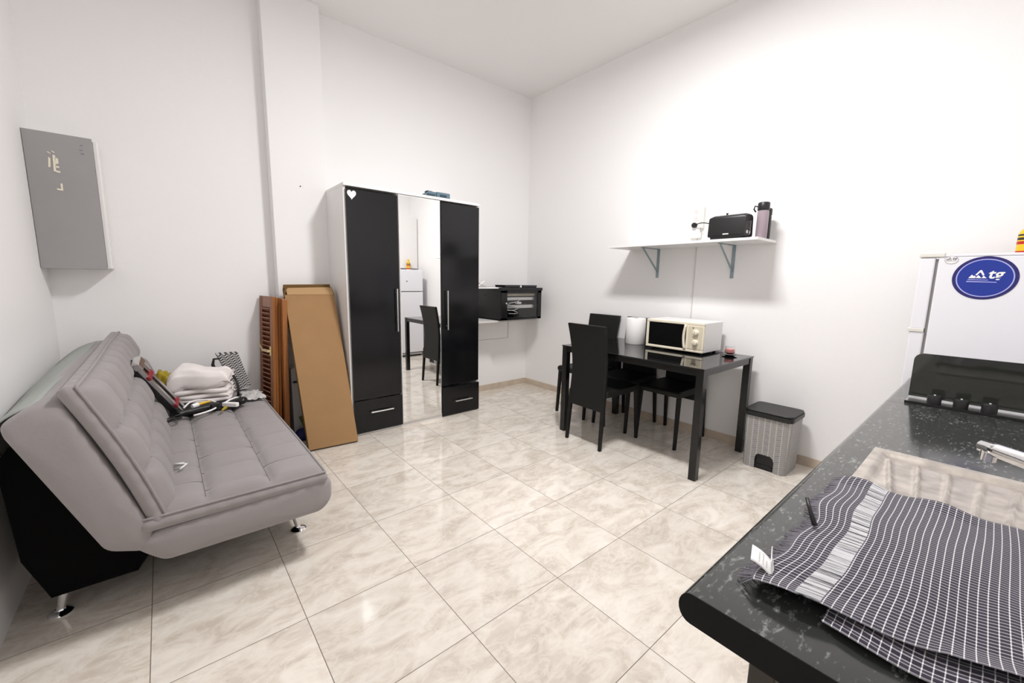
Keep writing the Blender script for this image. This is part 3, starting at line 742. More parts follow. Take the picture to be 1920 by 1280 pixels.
slab(0, 1, 0, 0.004, 0.05, 0.95).build('bottom_panel', 'carddark', t)
# open flaps
def quad(p, th=0.004, n=None):
    n = (Vector(p[1])-Vector(p[0])).cross(Vector(p[2])-Vector(p[1])).normalized()*th
    vs = [Vector(a) for a in p]+[Vector(a)+n for a in p]; k = len(p)
    return MB().add(vs, [tuple(range(k))[::-1], tuple(range(k, 2*k))]+[(i, (i+1) % k, k+(i+1) % k, k+i) for i in range(k)])
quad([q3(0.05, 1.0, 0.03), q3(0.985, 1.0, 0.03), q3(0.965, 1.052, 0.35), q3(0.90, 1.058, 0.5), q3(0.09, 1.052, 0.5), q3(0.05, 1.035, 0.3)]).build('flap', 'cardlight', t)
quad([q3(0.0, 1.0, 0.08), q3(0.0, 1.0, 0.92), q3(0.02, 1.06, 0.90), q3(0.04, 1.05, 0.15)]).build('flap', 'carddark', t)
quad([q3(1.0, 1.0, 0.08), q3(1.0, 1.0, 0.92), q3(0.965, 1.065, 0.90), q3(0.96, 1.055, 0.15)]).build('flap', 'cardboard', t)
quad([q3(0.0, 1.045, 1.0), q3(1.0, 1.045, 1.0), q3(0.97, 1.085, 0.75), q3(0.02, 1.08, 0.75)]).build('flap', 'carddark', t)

# ------------------------------------------------------------------ network rack on its shelf
t = thing('network_cabinet', 'black wall-mounted network cabinet with glass door in the room corner', 'network cabinet', (2.21, 1.1, 0.86))
RX0, RX1, RY0, RY1, RZ0, RZ1 = 1.925, 2.497, 0.90, YF-0.005, 0.862, 1.205
MB().box(RX0, RX1, RY0+0.02, RY1, RZ0, RZ0+0.012).box(RX0, RX0+0.01, RY0+0.02, RY1, RZ0, RZ1).box(RX1-0.01, RX1, RY0+0.02, RY1, RZ0, RZ1)\
  .box(RX0, RX1, RY1-0.01, RY1, RZ0, RZ1).build('case', 'black', t, bevel=0.002)
MB().box(RX0-0.006, RX1+0.012, RY0-0.004, RY1, RZ1-0.028, RZ1+0.004).build('lid', 'black', t, bevel=0.003)
mb = MB().box(RX0, RX0+0.075, RY0, RY0+0.018, RZ0+0.004, RZ1-0.028).box(RX1-0.055, RX1, RY0, RY0+0.018, RZ0+0.004, RZ1-0.028)\
  .box(RX0, RX1, RY0, RY0+0.018, RZ0+0.004, RZ0+0.028).box(RX0, RX1, RY0, RY0+0.018, RZ1-0.052, RZ1-0.028)
dr = mb.build('door_frame', 'blackmetal', t, bevel=0.0015)
MB().lathe([(0.009, -0.012), (0.009, 0.0)], (RX0+0.055, RY0, 1.045), 16, 'y').build('lock', 'chrome', dr)
for y_ in (1.0, 1.19): MB().lathe([(0.008, -0.003), (0.008, 0.0)], (RX0, y_, 1.12), 12, 'x').build('side_lock', 'blackgloss', t)
g_ = M['glass']
MB().box(RX0+0.075, RX1-0.055, RY0+0.006, RY0+0.010, RZ0+0.028, RZ1-0.052).build('glass_pane', g_, dr)
def rackunit(z0, z1, x0, x1, m, label, y=RY0+0.06):
    return solo('rack_unit', MB().box(x0, x1, y, y+0.18, z0, z1), m, label, 'network device', bevel=0.003)
rackunit(1.118, 1.145, 1.995, 2.44, 'creamdark', 'beige rack unit at the top inside the network cabinet', RY0+0.05)
rackunit(1.072, 1.105, 2.000, 2.44, 'alu', 'grey rack unit below the beige one inside the network cabinet', RY0+0.045)
rackunit(0.985, 1.022, 2.000, 2.44, 'alu', 'grey patch panel low inside the network cabinet', RY0+0.045)
solo('patch_cable', MB().tube([(2.20, 0.93, 1.088), (2.17, 0.925, 1.06), (2.05, 0.925, 1.045), (2.03, 0.927, 1.03)]+[(2.08+0.09*math.sin(k*0.9), 0.924, 1.0-0.012*k*0.5+0.012*math.cos(k)) for k in range(12)], 0.004, 6), 'stickerwhite',
     'tangle of white patch cable behind the glass of the network cabinet', 'cable', smooth=True)
solo('junction_box', MB().box(2.16, 2.22, 0.925, 0.965, 1.032, 1.055), 'stickerwhite', 'small white connector box in the middle of the network cabinet', 'network device', bevel=0.002)
# shelf and bracket below
t = thing('rack_shelf', 'thin pale shelf board under the network cabinet with black bracket', 'shelf', (1.95, 1.1, 0.84))
MB().box(1.60, 2.49, 0.965, YF-0.001, 0.842, 0.860).build('board', 'trunk', t, bevel=0.002)
MB().box(1.735, 1.755, 1.16, YF-0.001, 0.825, 0.841).box(1.735, 1.755, YF-0.015, YF-0.001, 0.69, 0.841)\
  .prism([(1.16, 0.826), (1.18, 0.826), (YF-0.001, 0.70), (YF-0.001, 0.685)], 0, 1.74, 1.75).build('bracket', 'black', t)
# devices on rack
def device(x0, x1, y0, y1, label):
    t = thing('router', label, 'router', ((x0+x1)/2, (y0+y1)/2, RZ1+0.004), 'black routers on the network cabinet')
    zb = RZ1+0.005
    MB().prism([(x0+0.01, zb), (x1-0.01, zb), (x1, zb+0.026), (x0, zb+0.026)], 1, y0, y1).build('case', 'black', t, bevel=0.003)
    MB().box(x0+0.01, x1-0.01, y0-0.001, y0+0.001, zb+0.018, zb+0.020).build('light_strip', 'greyprint', t)
    return t
device(1.985, 2.205, 0.93, 1.10, 'flat black router on the left of the network cabinet top')
device(2.235, 2.455, 0.93, 1.10, 'flat black router on the right of the network cabinet top')
solo('white_plug', MB().box(2.212, 2.230, 0.935, 0.965, RZ1+0.005, RZ1+0.028), 'stickerwhite', 'small white plug between the two black routers', 'plug', bevel=0.003)
t = thing('desk_router', 'white device with angled folding stand at the left end of the network cabinet', 'router', (1.72, 1.0, 1.2))
zb = RZ1+0.005
MB().box(1.58, 1.96, 0.95, 1.10, zb-0.012, zb).build('tray', 'stickerwhite', t, bevel=0.002)
MB().prism([(1.66, zb), (1.78, zb), (1.74, zb+0.022), (1.715, zb+0.03)], 1, 0.955, 1.03).build('device_body', 'appl', t, bevel=0.003)
def bar(a, b, r=0.006): return MB().tube([a, b], r, 6)
bar((1.66, 0.97, zb+0.005), (1.76, 0.99, zb+0.062)).build('stand_arm', 'stickerwhite', t)
bar((1.76, 0.97, zb+0.005), (1.66, 0.99, zb+0.060)).build('stand_arm', 'appl', t)
solo('corner_cable', MB().tube([(2.51, 1.05, 1.10), (2.55, 1.05, 1.10), (2.585, 1.05, 1.07), (2.56, 1.05, 1.055), (2.51, 1.05, 1.075)], 0.0035, 6).tube([(2.51, 1.02, 1.06), (2.56, 1.02, 1.04), (2.59, 1.02, 0.98), (2.58, 1.02, 0.90)], 0.0025, 6),
     'black', 'thin dark cables looping out of the right side of the network cabinet', 'cable', smooth=True)

# ------------------------------------------------------------------ dining table
t = thing('dining_table', 'black dining table with glossy glass top against the right wall', 'table', (2.2, -0.7, 0))
TX0, TX1, TY0, TY1 = 1.79, 2.583, -1.305, -0.10
MB().box(TX0-0.004, TX1+0.004, TY0-0.004, TY1+0.004, 0.742, 0.751).build('glass_top', 'glassblack', t, bevel=0.002)
MB().box(TX0+0.005, TX1-0.005, TY0+0.005, TY0+0.03, 0.698, 0.7415).box(TX0+0.005, TX1-0.005, TY1-0.03, TY1-0.005, 0.698, 0.7415)\
  .box(TX0+0.005, TX0+0.03, TY0+0.005, TY1-0.005, 0.698, 0.7415).box(TX1-0.03, TX1-0.005, TY0+0.005, TY1-0.005, 0.698, 0.7415).build('apron', 'blackmetal', t)
for x in (TX0, TX1-0.048):
    for y in (TY0, TY1-0.048):
        MB().box(x, x+0.048, y, y+0.048, 0.0, 0.741).build('leg', 'blackmetal', t, bevel=0.002)

# ------------------------------------------------------------------ chairs
def make_chair(label):
    t = bpy.data.objects.new('dining_chair', None); COL.objects.link(t); t.empty_display_size = 0.05
    OFF[t.name] = (0, 0, 0); tag(t, label, 'chair', 'black high-back chairs at the dining table')
    # seat
    sp = rounded([(-0.19, 0.41), (0.225, 0.41), (0.235, 0.445), (0.215, 0.462), (-0.19, 0.458)], 0.014)
    MB().prism(sp, 1, -0.185, 0.185).build('seat', 'leather', t, bevel=0.008, auto=True)
    # tall back, curved in profile, flared at the top
    def prof(z):
        f = (z-0.30)/0.66
        return -0.228 + 0.022*math.sin(f*PI*0.9) - 0.094*max(0, f-0.45)**1.4
    NZ, NY = 18, 8; mb = MB()
    def face(off):
        return [(prof(0.30+0.66*j/NZ)+off, (0.182-0.012*math.sin(PI*j/NZ)+0.004*(j/NZ))*(2*i/NY-1), 0.30+0.66*j/NZ) for j in range(NZ+1) for i in range(NY+1)]
    W_ = NY+1
    fr, bk = face(0.028), face(0.0); n = len(fr)
    fs = []
    for j in range(NZ):
        for i in range(NY):
            a = j*W_+i; fs += [(a, a+1, a+1+W_, a+W_), (n+a, n+a+W_, n+a+1+W_, n+a+1)]
    for j in range(NZ):
        a = j*W_; b = a+NY; fs += [(a, a+W_, n+a+W_, n+a), (b, n+b, n+b+W_, b+W_)]
    for i in range(NY):
        fs += [(i, n+i, n+i+1, i+1), (NZ*W_+i, NZ*W_+i+1, n+NZ*W_+i+1, n+NZ*W_+i)]
    mb.add(fr+bk, fs).build('backrest', 'leather', t, bevel=0.006, auto=True)
    for sx, sy in ((-1, -1), (-1, 1), (1, -1), (1, 1)):
        if sx < 0: x0, x1, zt = -0.235, -0.205, 0.42
        else: x0, x1, zt = 0.232, 0.205, 0.41
        y0, y1 = sy*0.172, sy*0.165; h0, h1 = 0.011, 0.015
        vs = [(x0-h0, y0-h0, 0), (x0+h0, y0-h0, 0), (x0+h0, y0+h0, 0), (x0-h0, y0+h0, 0), (x1-h1, y1-h1, zt), (x1+h1, y1-h1, zt), (x1+h1, y1+h1, zt), (x1-h1, y1+h1, zt)]
        MB().add(vs, [(3, 2, 1, 0), (4, 5, 6, 7), (0, 1, 5, 4), (1, 2, 6, 5), (2, 3, 7, 6), (3, 0, 4, 7)]).build('leg', 'leather', t, bevel=0.002)
    return t
def copy_tree(o, parent=None):
    c = o.copy(); COL.objects.link(c); c.parent = parent
    for ch in list(o.children): copy_tree(ch, c)
    return c
ch1 = make_chair('black high-back chair nearest the camera, seen from behind, pushed under the table')
ch1.location = (1.93, -0.445, 0); ch1.rotation_euler = (0, 0, -0.03)
c = copy_tree(ch1); c.location = (2.385, 0.110, 0); c.rotation_euler = (0, 0, PI); c['label'] = 'black high-back chair beyond the far end of the table, back to the right wall'
c = copy_tree(ch1); c.location = (2.402, -0.785, 0); c.rotation_euler = (0, 0, PI); c['label'] = 'black high-back chair on the wall side hidden behind the microwave'
c = copy_tree(ch1); c.location = (2.402, -0.335, 0); c.rotation_euler = (0, 0, PI); c['label'] = 'black high-back chair on the wall side directly behind the white paper roll'

# ------------------------------------------------------------------ things on the table
ZT = 0.7515
t = thing('microwave', 'cream microwave oven with two round dials on the dining table', 'microwave', (2.44, -0.82, ZT))
MX0, MX1, MY0, MY1, MZ0, MZ1 = 2.300, 2.591, -1.062, -0.585, ZT+0.014, 0.992
MB().box(MX0, MX1, MY0, MY1, MZ0, MZ1).build('housing', 'white', t, bevel=0.004)
fr = MB().box(MX0-0.026, MX0, MY0, MY1, MZ1-0.022, MZ1).box(MX0-0.026, MX0, MY0, MY1, MZ0, MZ0+0.020).box(MX0-0.026, MX0, MY1-0.022, MY1, MZ0+0.02, MZ1-0.022)\
  .box(MX0-0.026, MX0, MY0, -0.925, MZ0+0.02, MZ1-0.022).build('front_frame', 'cream', t, bevel=0.005, bseg=3)
MB().box(MX0-0.020, MX0, -0.925, MY1-0.022, MZ0+0.02, MZ1-0.022).build('door_window', 'glassblack', t)
# curved grip at the edge of the window
gp = [(MX0-0.030+0.0, -0.922+0.012*math.sin(PI*k/10), MZ0+0.018+(MZ1-MZ0-0.038)*k/10) for k in range(11)]
MB().tube(gp, 0.010, 8).build('door_grip', 'cream', t, smooth=True)
MB().box(MX0-0.028, MX0-0.026, MY0+0.010, -0.945, MZ0+0.026, MZ1-0.028).build('control_panel', 'creamdark', t)
for z in (0.918, 0.842):
    k_ = MB().lathe([(0.024, 0.0), (0.024, -0.003), (0.019, -0.006), (0.018, -0.020), (0.015, -0.022)], (MX0-0.028, -1.003, z), 28, 'x').build('dial', 'cream', t, auto=True)
    MB().box(MX0-0.053, MX0-0.049, -1.005, -1.001, z, z+0.016).build('pointer', 'creamdark', k_)
for a_ in ((0.948, 0.956), (0.880, 0.883)): MB().box(MX0-0.0292, MX0-0.028, -0.985, -0.977, *a_).build('dial_mark', 'postmetal', t)
for x in (MX0+0.03, MX1-0.03):
    for y in (MY0+0.04, MY1-0.04): MB().lathe([(0.012, 0), (0.014, 0.0145)], (x, y, ZT), 14).build('foot', 'black', t)
t = thing('paper_roll', 'large white kitchen paper roll standing on the table', 'paper roll', (2.385, -0.43, ZT))
MB().lathe([(0.022, 0.0), (0.080, 0.0), (0.083, 0.004), (0.083, 0.221), (0.080, 0.225), (0.022, 0.225), (0.022, 0.004), (0.022, 0.0)], (2.385, -0.412, ZT), 48, caps=False).build('paper', 'paper', t, auto=True)
MB().lathe([(0.0185, 0.0), (0.0195, 0.0), (0.0195, 0.226), (0.0185, 0.226), (0.0185, 0.0)], (2.385, -0.412, ZT), 24, caps=False).build('core', 'cardlight', t, auto=True)
t = thing('candle_holder', 'small pink candle in a glass cup on a black saucer beside the microwave', 'candle', (2.46, -1.19, ZT))
cc = (2.455, -1.185, ZT)
MB().lathe([(0.028, 0.0), (0.030, 0.002), (0.050, 0.009), (0.053, 0.012), (0.048, 0.012), (0.026, 0.005)], cc, 32).build('saucer', 'blackgloss', t, auto=True)
MB().lathe([(0.020, 0.0125), (0.034, 0.022), (0.037, 0.040), (0.030, 0.066), (0.032, 0.072), (0.0305, 0.072), (0.0285, 0.066), (0.035, 0.040), (0.032, 0.024), (0.018, 0.015)], cc, 32).build('glass_cup', 'glass', t, auto=True)
MB().lathe([(0.018, 0.0155), (0.031, 0.025), (0.0335, 0.040), (0.030, 0.050), (0.006, 0.048)], cc, 28).build('wax', 'pink', t, auto=True)

# ------------------------------------------------------------------ pedal bin
t = thing('pedal_bin', 'pedal bin with black lid and grey woven print beside the table', 'bin', (2.46, -1.515, 0))
bx0, bx1, by0, by1, bh = 2.325, 2.600, -1.665, -1.375, 0.385
def barc(c, r, n, a0, a1): return [(c[0]+r*math.cos(a0+(a1-a0)*k/n), c[1]+r*math.sin(a0+(a1-a0)*k/n)) for k in range(n+1)]
rr = 0.035
outline = barc((bx0+rr, by0+rr), rr, 5, PI, 1.5*PI)+barc((bx1-rr, by0+rr), rr, 5, 1.5*PI, 2*PI)+barc((bx1-rr, by1-rr), rr, 5, 0, PI/2)+barc((bx0+rr, by1-rr), rr, 5, PI/2, PI)
cxb, cyb = (bx0+bx1)/2, (by0+by1)/2
def ring(z):
    s_ = 0.93+0.07*z/bh; return [(cxb+(p[0]-cxb)*s_, cyb+(p[1]-cyb)*s_, z) for p in outline]
n = len(outline); r0, r1 = ring(0), ring(bh)
fs = [(i, i+1, n+i+1, n+i) for i in range(n-1)]       # the closing segment (front, -x) is the notched panel
mb = MB().add(r0+r1, fs)
pa, pb = Vector(r0[n-1]), Vector(r0[0]); qa, qb = Vector(r1[n-1]), Vector(r1[0])
def fp(s_, z):
    f = z/bh; a = pa.lerp(qa, f); b = pb.lerp(qb, f); return a.lerp(b, s_)
arch = [(0.24, 0), (0.24, 0.075), (0.27, 0.100), (0.34, 0.112), (0.68, 0.112), (0.77, 0.100), (0.81, 0.075), (0.81, 0)]
pts = [fp(0, 0)]+[fp(a, b) for a, b in arch]+[fp(1, 0), fp(1, bh), fp(0, bh)]
mb.add(pts, [tuple(range(len(pts)))])
mb.build('bucket', 'wicker', t, uvf=lambda co, nr: ((co.y if abs(nr.x) > 0.5 else co.x), co.z), weld=True)
MB().box(bx0+0.022, bx0+0.12, fp(0.81, 0).y, fp(0.24, 0).y, 0.0, 0.118).build('pedal_recess', 'black', t)
MB().box(bx0+0.012, bx0+0.05, fp(0.77, 0).y, fp(0.28, 0).y, 0.018, 0.034).build('pedal', 'blackmetal', t, bevel=0.004)
lo = rounded([(bx0-0.012, by0-0.008), (bx1+0.004, by0-0.008), (bx1+0.004, by1+0.008), (bx0-0.012, by1+0.008)], 0.045, 6)
MB().prism(lo, 2, bh-0.008, bh+0.022).build('lid_rim', 'black', t, bevel=0.004)
li = rounded([(bx0-0.008, by0-0.004), (bx1, by0-0.004), (bx1, by1+0.004), (bx0-0.008, by1+0.004)], 0.045, 6)
MB().prism(li, 2, bh+0.0225, bh+0.036).build('lid', 'black', t, bevel=0.006, bseg=3)

# ------------------------------------------------------------------ wall shelf
ZS = 1.602
t = thing('wall_shelf', 'white wall shelf on two galvanised steel brackets above the table', 'shelf', (2.5, -0.75, ZS-0.02))
MB().box(2.315, XR-0.001, -1.350, -0.128, ZS-0.018, ZS).build('board', 'white', t, bevel=0.0015)
for y in (-1.062, -0.418):
    mb = MB().box(2.40, XR-0.001, y-0.013, y+0.013, ZS-0.023, ZS-0.0185).box(XR-0.005, XR-0.0005, y-0.013, y+0.013, 1.330, ZS-0.0185)
    mb.prism([(2.405, ZS-0.024), (2.423, ZS-0.024), (XR-0.004, 1.395), (XR-0.004, 1.375)], 1, y-0.004, y+0.004)
    br_ = mb.build('bracket', 'galv', t, bevel=0.001)
# toaster
t = thing('toaster', 'black two-slice toaster on the wall shelf', 'toaster', (2.41, -1.06, ZS))
tx0, tx1, ty0, ty1 = 2.325, 2.475, -1.255, -1.000
tp = rounded([(tx0, ZS+0.012), (tx1, ZS+0.012), (tx1-0.010, ZS+0.158), (tx1-0.04, ZS+0.172), (tx0+0.04, ZS+0.172), (tx0+0.010, ZS+0.158)], 0.02)
n = len(tp); mb = MB(); ys = [(ty0, 0.93), (ty0+0.015, 1.0), (ty1-0.03, 1.0), (ty1, 0.90)]
ctx, ctz = (tx0+tx1)/2, ZS+0.08
vs = [(ctx+(p[0]-ctx)*s_, y, ctz+(p[1]-ctz)*s_) for y, s_ in ys for p in tp]
fs = [(j*n+i, j*n+(i+1) % n, (j+1)*n+(i+1) % n, (j+1)*n+i) for j in range(3) for i in range(n)]+[tuple(range(n)), tuple(range(3*n, 4*n))]
mb.add(vs, fs).build('housing', 'black', t, auto=True)
MB().box(tx0+0.01, tx1-0.01, ty0+0.02, ty1-0.02, ZS+0.001, ZS+0.016).build('base', 'black', t)
MB().box(2.365, 2.395, ty0+0.05, ty1-0.05, ZS+0.160, ZS+0.167).box(2.408, 2.438, ty0+0.05, ty1-0.05, ZS+0.160, ZS+0.167).build('slot', 'blackgloss', t)
MB().tube([(2.40, -1.10, ZS+0.160), (2.40, -1.10, ZS+0.183)], 0.005, 8).lathe([(0.008, 0.0), (0.008, 0.008)], (2.40, -1.10, ZS+0.180), 12).build('bread_lifter', 'black', t)
MB().box(tx0+0.0005, tx0+0.004, -1.150, -1.110, ZS+0.031, ZS+0.038).build('badge', 'stickerwhite', t)
MB().lathe([(0.010, -0.006), (0.012, 0.0)], (2.37, ty0-0.001, ZS+0.045), 14, 'y').lathe([(0.007, -0.005), (0.007, 0.0)], (2.40, ty0-0.001, ZS+0.03), 12, 'y').box(2.395, 2.401, ty0-0.012, ty0-0.002, ZS+0.03, ZS+0.12).build('browning_dial', 'chrome', t)
# bottles
def bottle(x, y, h, r, mb_, mc, label, capr=1.0, loop=False):
    t = thing('drinking_bottle', label, 'bottle', (x, y, ZS), 'bottles beside the toaster')
    c = (x, y, ZS+0.0005); hb = h*0.78
    MB().lathe([(r*0.9, 0), (r, 0.006), (r, hb*0.93), (r*0.92, hb)], c, 28).build('bottle_body', mb_, t, auto=True)
    MB().lathe([(r*1.0*capr, hb), (r*1.04*capr, hb+0.004), (r*1.04*capr, h-0.006), (r*0.9*capr, h)], c, 28).build('cap', mc, t, auto=True)
    if loop: MB().tube([(x, y+r, ZS+h*0.9), (x, y+r+0.02, ZS+h*0.93), (x, y+r+0.026, ZS+h*0.84), (x, y+r+0.012, ZS+h*0.76)], 0.005, 8).build('strap', mc, t, smooth=True)
    return t
bottle(2.47, -1.312, 0.245, 0.036, 'bottleplastic', 'black', 'tall clear plum-tinted bottle with black cap at the right end of the shelf', loop=True)
bottle(2.560, -1.300, 0.215, 0.036, 'black', 'black', 'shorter black bottle tucked between toaster and clear bottle')
# sockets and plug
t = thing('power_socket', 'white wall strip of three sockets above the shelf beside the toaster', 'socket', (2.66, -0.745, 1.70))
MB().box(XR-0.016, XR-0.0005, -0.785, -0.705, 1.700, 1.890).build('plate', 'stickerwhite', t, bevel=0.004)
for z in (1.865, 1.812, 1.760):
    MB().lathe([(0.021, -0.018), (0.021, -0.0155), (0.0185, -0.0155)], (XR, -0.742, z), 24, 'x', caps=False).lathe([(0.0185, -0.0162), (0.0001, -0.0162)], (XR, -0.742, z), 20, 'x', caps=False).build('outlet', 'trunk', t)
MB().box(XR-0.030, XR-0.0005, -0.815, -0.7855, 1.735, 1.900).build('junction', 'offwhite', t, bevel=0.003)
MB().box(XR-0.030, XR-0.0005, -0.800, -0.710, 1.655, 1.699).build('adapter', 'offwhite', t, bevel=0.006)
t = thing('plug', 'black plug and cord running from the lowest socket to the toaster', 'plug', (2.64, -0.742, 1.75))
MB().lathe([(0.018, -0.045), (0.021, -0.040), (0.021, -0.020), (0.019, -0.0185)], (XR, -0.742, 1.760), 20, 'x').build('plug_body', 'black', t, auto=True)
MB().tube([(2.63, -0.755, 1.762), (2.61, -0.79, 1.767), (2.58, -0.83, 1.766), (2.54, -0.87, 1.758), (2.50, -0.935, 1.742), (2.47, -0.975, 1.722), (2.44, -0.999, 1.700)], 0.0042, 8).build('cord', 'black', t, smooth=True)

# ------------------------------------------------------------------ kitchen counter
ZK = 0.85; KY = -2.205; KX0 = -0.235
t = thing('worktop', 'long black speckled kitchen worktop in the right foreground', 'worktop', (0.6, -2.5, 0.8))
pr = rounded([(YB+0.002, 0.805), (KY, 0.805), (KY, ZK), (YB+0.002, ZK)], 0.0005, 1)
# bull-nosed front edge
pr = [(YB+0.002, 0.805), (KY-0.018, 0.805)]+[(KY-0.018+0.018*math.sin(a), 0.8275-0.0225*math.cos(a)) for a in [PI*k/10 for k in range(1, 10)]]+[(KY-0.018, ZK), (YB+0.002, ZK)]
SX0, SX1, SY0_, SY1_ = -0.06, 0.665, -2.765, -2.283
mb = MB().prism(pr, 0, KX0+0.0015, SX0+0.012).prism(pr, 0, SX1-0.012, 1.325)
prf = [(SY1_-0.012, 0.805)]+pr[1:-1]+[(SY1_-0.012, ZK)]
mb.prism(prf, 0, SX0+0.012, SX1-0.012)
mb.prism([(YB+0.002, 0.805), (SY0_+0.012, 0.805), (SY0_+0.012, ZK), (YB+0.002, ZK)], 0, SX0+0.012, SX1-0.012)
mb.build('slab', 'granite', t, auto=True)
MB().prism(pr, 0, KX0, KX0+0.0012).build('end_strip', 'endblack', t)
MB().prism(pr, 0, 1.327, 1.985).build('end_slab', 'granite', t, auto=True)
lg = MB().box(-0.098, -0.020, -2.300, -2.262, 0.0, 0.804).build('leg', 'postmetal', t, bevel=0.003); lg['label'] = 'dark metal post'
MB().box(-0.020, -0.012, -2.303, -2.262, 0.0, 0.804).build('edge_strip', 'black', lg)
t2 = thing('base_cabinet', 'white kitchen base unit under the far part of the worktop', 'cabinet', (1.2, -2.52, 0))
MB().box(0.55, 1.97, YB+0.01, -2.262, 0.08, 0.803).build('carcass', 'white', t2)
MB().box(0.57, 1.95, YB+0.03, -2.32, 0.0, 0.079).build('plinth', 'gap', t2)
for x0 in (0.555, 1.03, 1.505):
    dd = MB().box(x0, x0+0.46, -2.2615, -2.243, 0.085, 0.80).build('door', 'white', t2, bevel=0.002)
    MB().tube([(x0+0.40, -2.222, 0.60), (x0+0.40, -2.222, 0.74)], 0.005, 8).build('handle', 'alu', dd)

# sink with drainer
t = thing('sink', 'stained stainless steel sink with ribbed drainer set in the worktop', 'sink', (0.3, -2.5, ZK))
def drain(u, v):
    x = 0.205+(SX1-0.205)*u; y = SY0_+(SY1_-SY0_)*v
    dx = min(x-0.205, SX1-x); dy = min(y-SY0_, SY1_-y)
    z = ZK+0.0055
    ins = min(1, max(0, (min(SX1-x, dy)-0.020)/0.012))
    z -= 0.009*ins
    if ins > 0.5:
        # ribs fanning towards the bowl
        yc = -2.45
        k = (y-yc)/(0.55+0.45*(x-0.2)/0.45)
        fr_ = ((k/0.055) % 1.0)
        rib = max(0, math.cos((fr_-0.5)*2*PI))**7
        env = min(1, max(0, (x-0.25)/0.04))*min(1, max(0, (0.625-x)/0.03))
        z += 0.0085*rib*env
    return (x, y, z)
MB().grid(drain, 90, 110).build('drainer', 'sinksteel', t, smooth=True)
MB().box(0.195, SX1, SY1_, SY1_+0.001, ZK+0.0002, ZK+0.0055).box(SX1, SX1+0.001, SY0_, SY1_, ZK+0.0002, ZK+0.0055).box(SX0, 0.205, SY1_-0.035, SY1_+0.001, ZK+0.0002, ZK+0.0055)\
  .box(SX0, SX0+0.03, SY0_, SY1_, ZK+0.0002, ZK+0.0055).box(SX0, 0.205, SY0_, SY0_+0.06, ZK+0.0002, ZK+0.0055).build('rim', 'sinksteel', t)
def bowl(u, v):
    x = SX0+0.03+(0.205-SX0-0.03)*u; y = SY0_+0.06+(SY1_-0.035-SY0_-0.06)*v
    d = min(min(u, 1-u)*0.37, min(v, 1-v)*0.38)
    return (x, y, ZK+0.0055-0.13*min(1, d/0.035)**1.2)
MB().grid(bowl, 30, 30).build('bowl', 'sinksteel', t, smooth=True)
# mixer tap
t = thing('mixer_tap', 'chrome mixer tap with long spout over the sink', 'tap', (0.075, -2.70, ZK+0.006))
TB = (0.075, -2.730)
MB().lathe([(0.030, 0.0), (0.030, 0.008), (0.024, 0.014), (0.023, 0.085), (0.020, 0.095)], (TB[0], TB[1], ZK+0.0065), 28).build('tap_body', 'chrome', t, auto=True)
sp_ = [(0.080, -2.715, 0.935), (0.108, -2.685, 0.962), (0.170, -2.635, 0.980), (0.230, -2.598, 0.988), (0.300, -2.556, 0.988), (0.365, -2.517, 0.983), (0.415, -2.488, 0.977), (0.452, -2.466, 0.972)]
MB().tube(sp_, [0.016, 0.016, 0.0155, 0.015, 0.0145, 0.014, 0.0135, 0.013], 18).build('spout', 'chrome', t, smooth=True)
MB().tube([(0.438, -2.474, 0.974), (0.440, -2.473, 0.950)], [0.0125, 0.0115], 18).build('aerator', 'chrome', t, auto=True)
MB().tube([(TB[0], TB[1], 0.95), (0.06, -2.70, 0.99), (0.02, -2.68, 1.01)], [0.018, 0.012, 0.008], 12).build('lever', 'chrome', t, smooth=True)

# hob with raised smoked glass lid
t = thing('gas_hob', 'built-in hob with black control knobs and raised dark glass lid by the fridge', 'hob', (1.6, -2.52, ZK))
HX0 = 1.352
MB().box(HX0, 1.93, -2.765, -2.262, ZK+0.0005, ZK+0.006).build('hob_plate', 'steel', t, bevel=0.002)
MB().box(HX0-0.004, HX0+0.004, -2.767, -2.262, ZK+0.0005, ZK+0.009).build('front_edge', 'black', t)
lidp = [(-2.765, ZK+0.012), (-2.262, ZK+0.012)]+barc((-2.290, 1.004), 0.028, 6, 0, PI/2)+[(-2.765, 1.032)]
MB().prism(lidp, 0, 1.446, 1.452).build('glass_lid', 'smoke', t, bevel=0.001)
for y in (-2.338, -2.405, -2.472):
    kb = MB().lathe([(0.0195, 0), (0.0195, 0.030), (0.0175, 0.033)], (1.375, y, ZK+0.0065), 24).build('knob', 'black', t, auto=True)
    MB().box(1.372, 1.378, y-0.0025, y+0.0025, ZK+0.0396, ZK+0.042).build('pointer', 'stickerwhite', kb)
for x, y, r in ((1.60, -2.40, 0.055), (1.80, -2.62, 0.045), (1.80, -2.40, 0.04), (1.60, -2.62, 0.045)):
    MB().lathe([(r, 0), (r, 0.008), (r*0.7, 0.012)], (x, y, ZK+0.0065), 24).build('burner', 'black', t, auto=True)
    
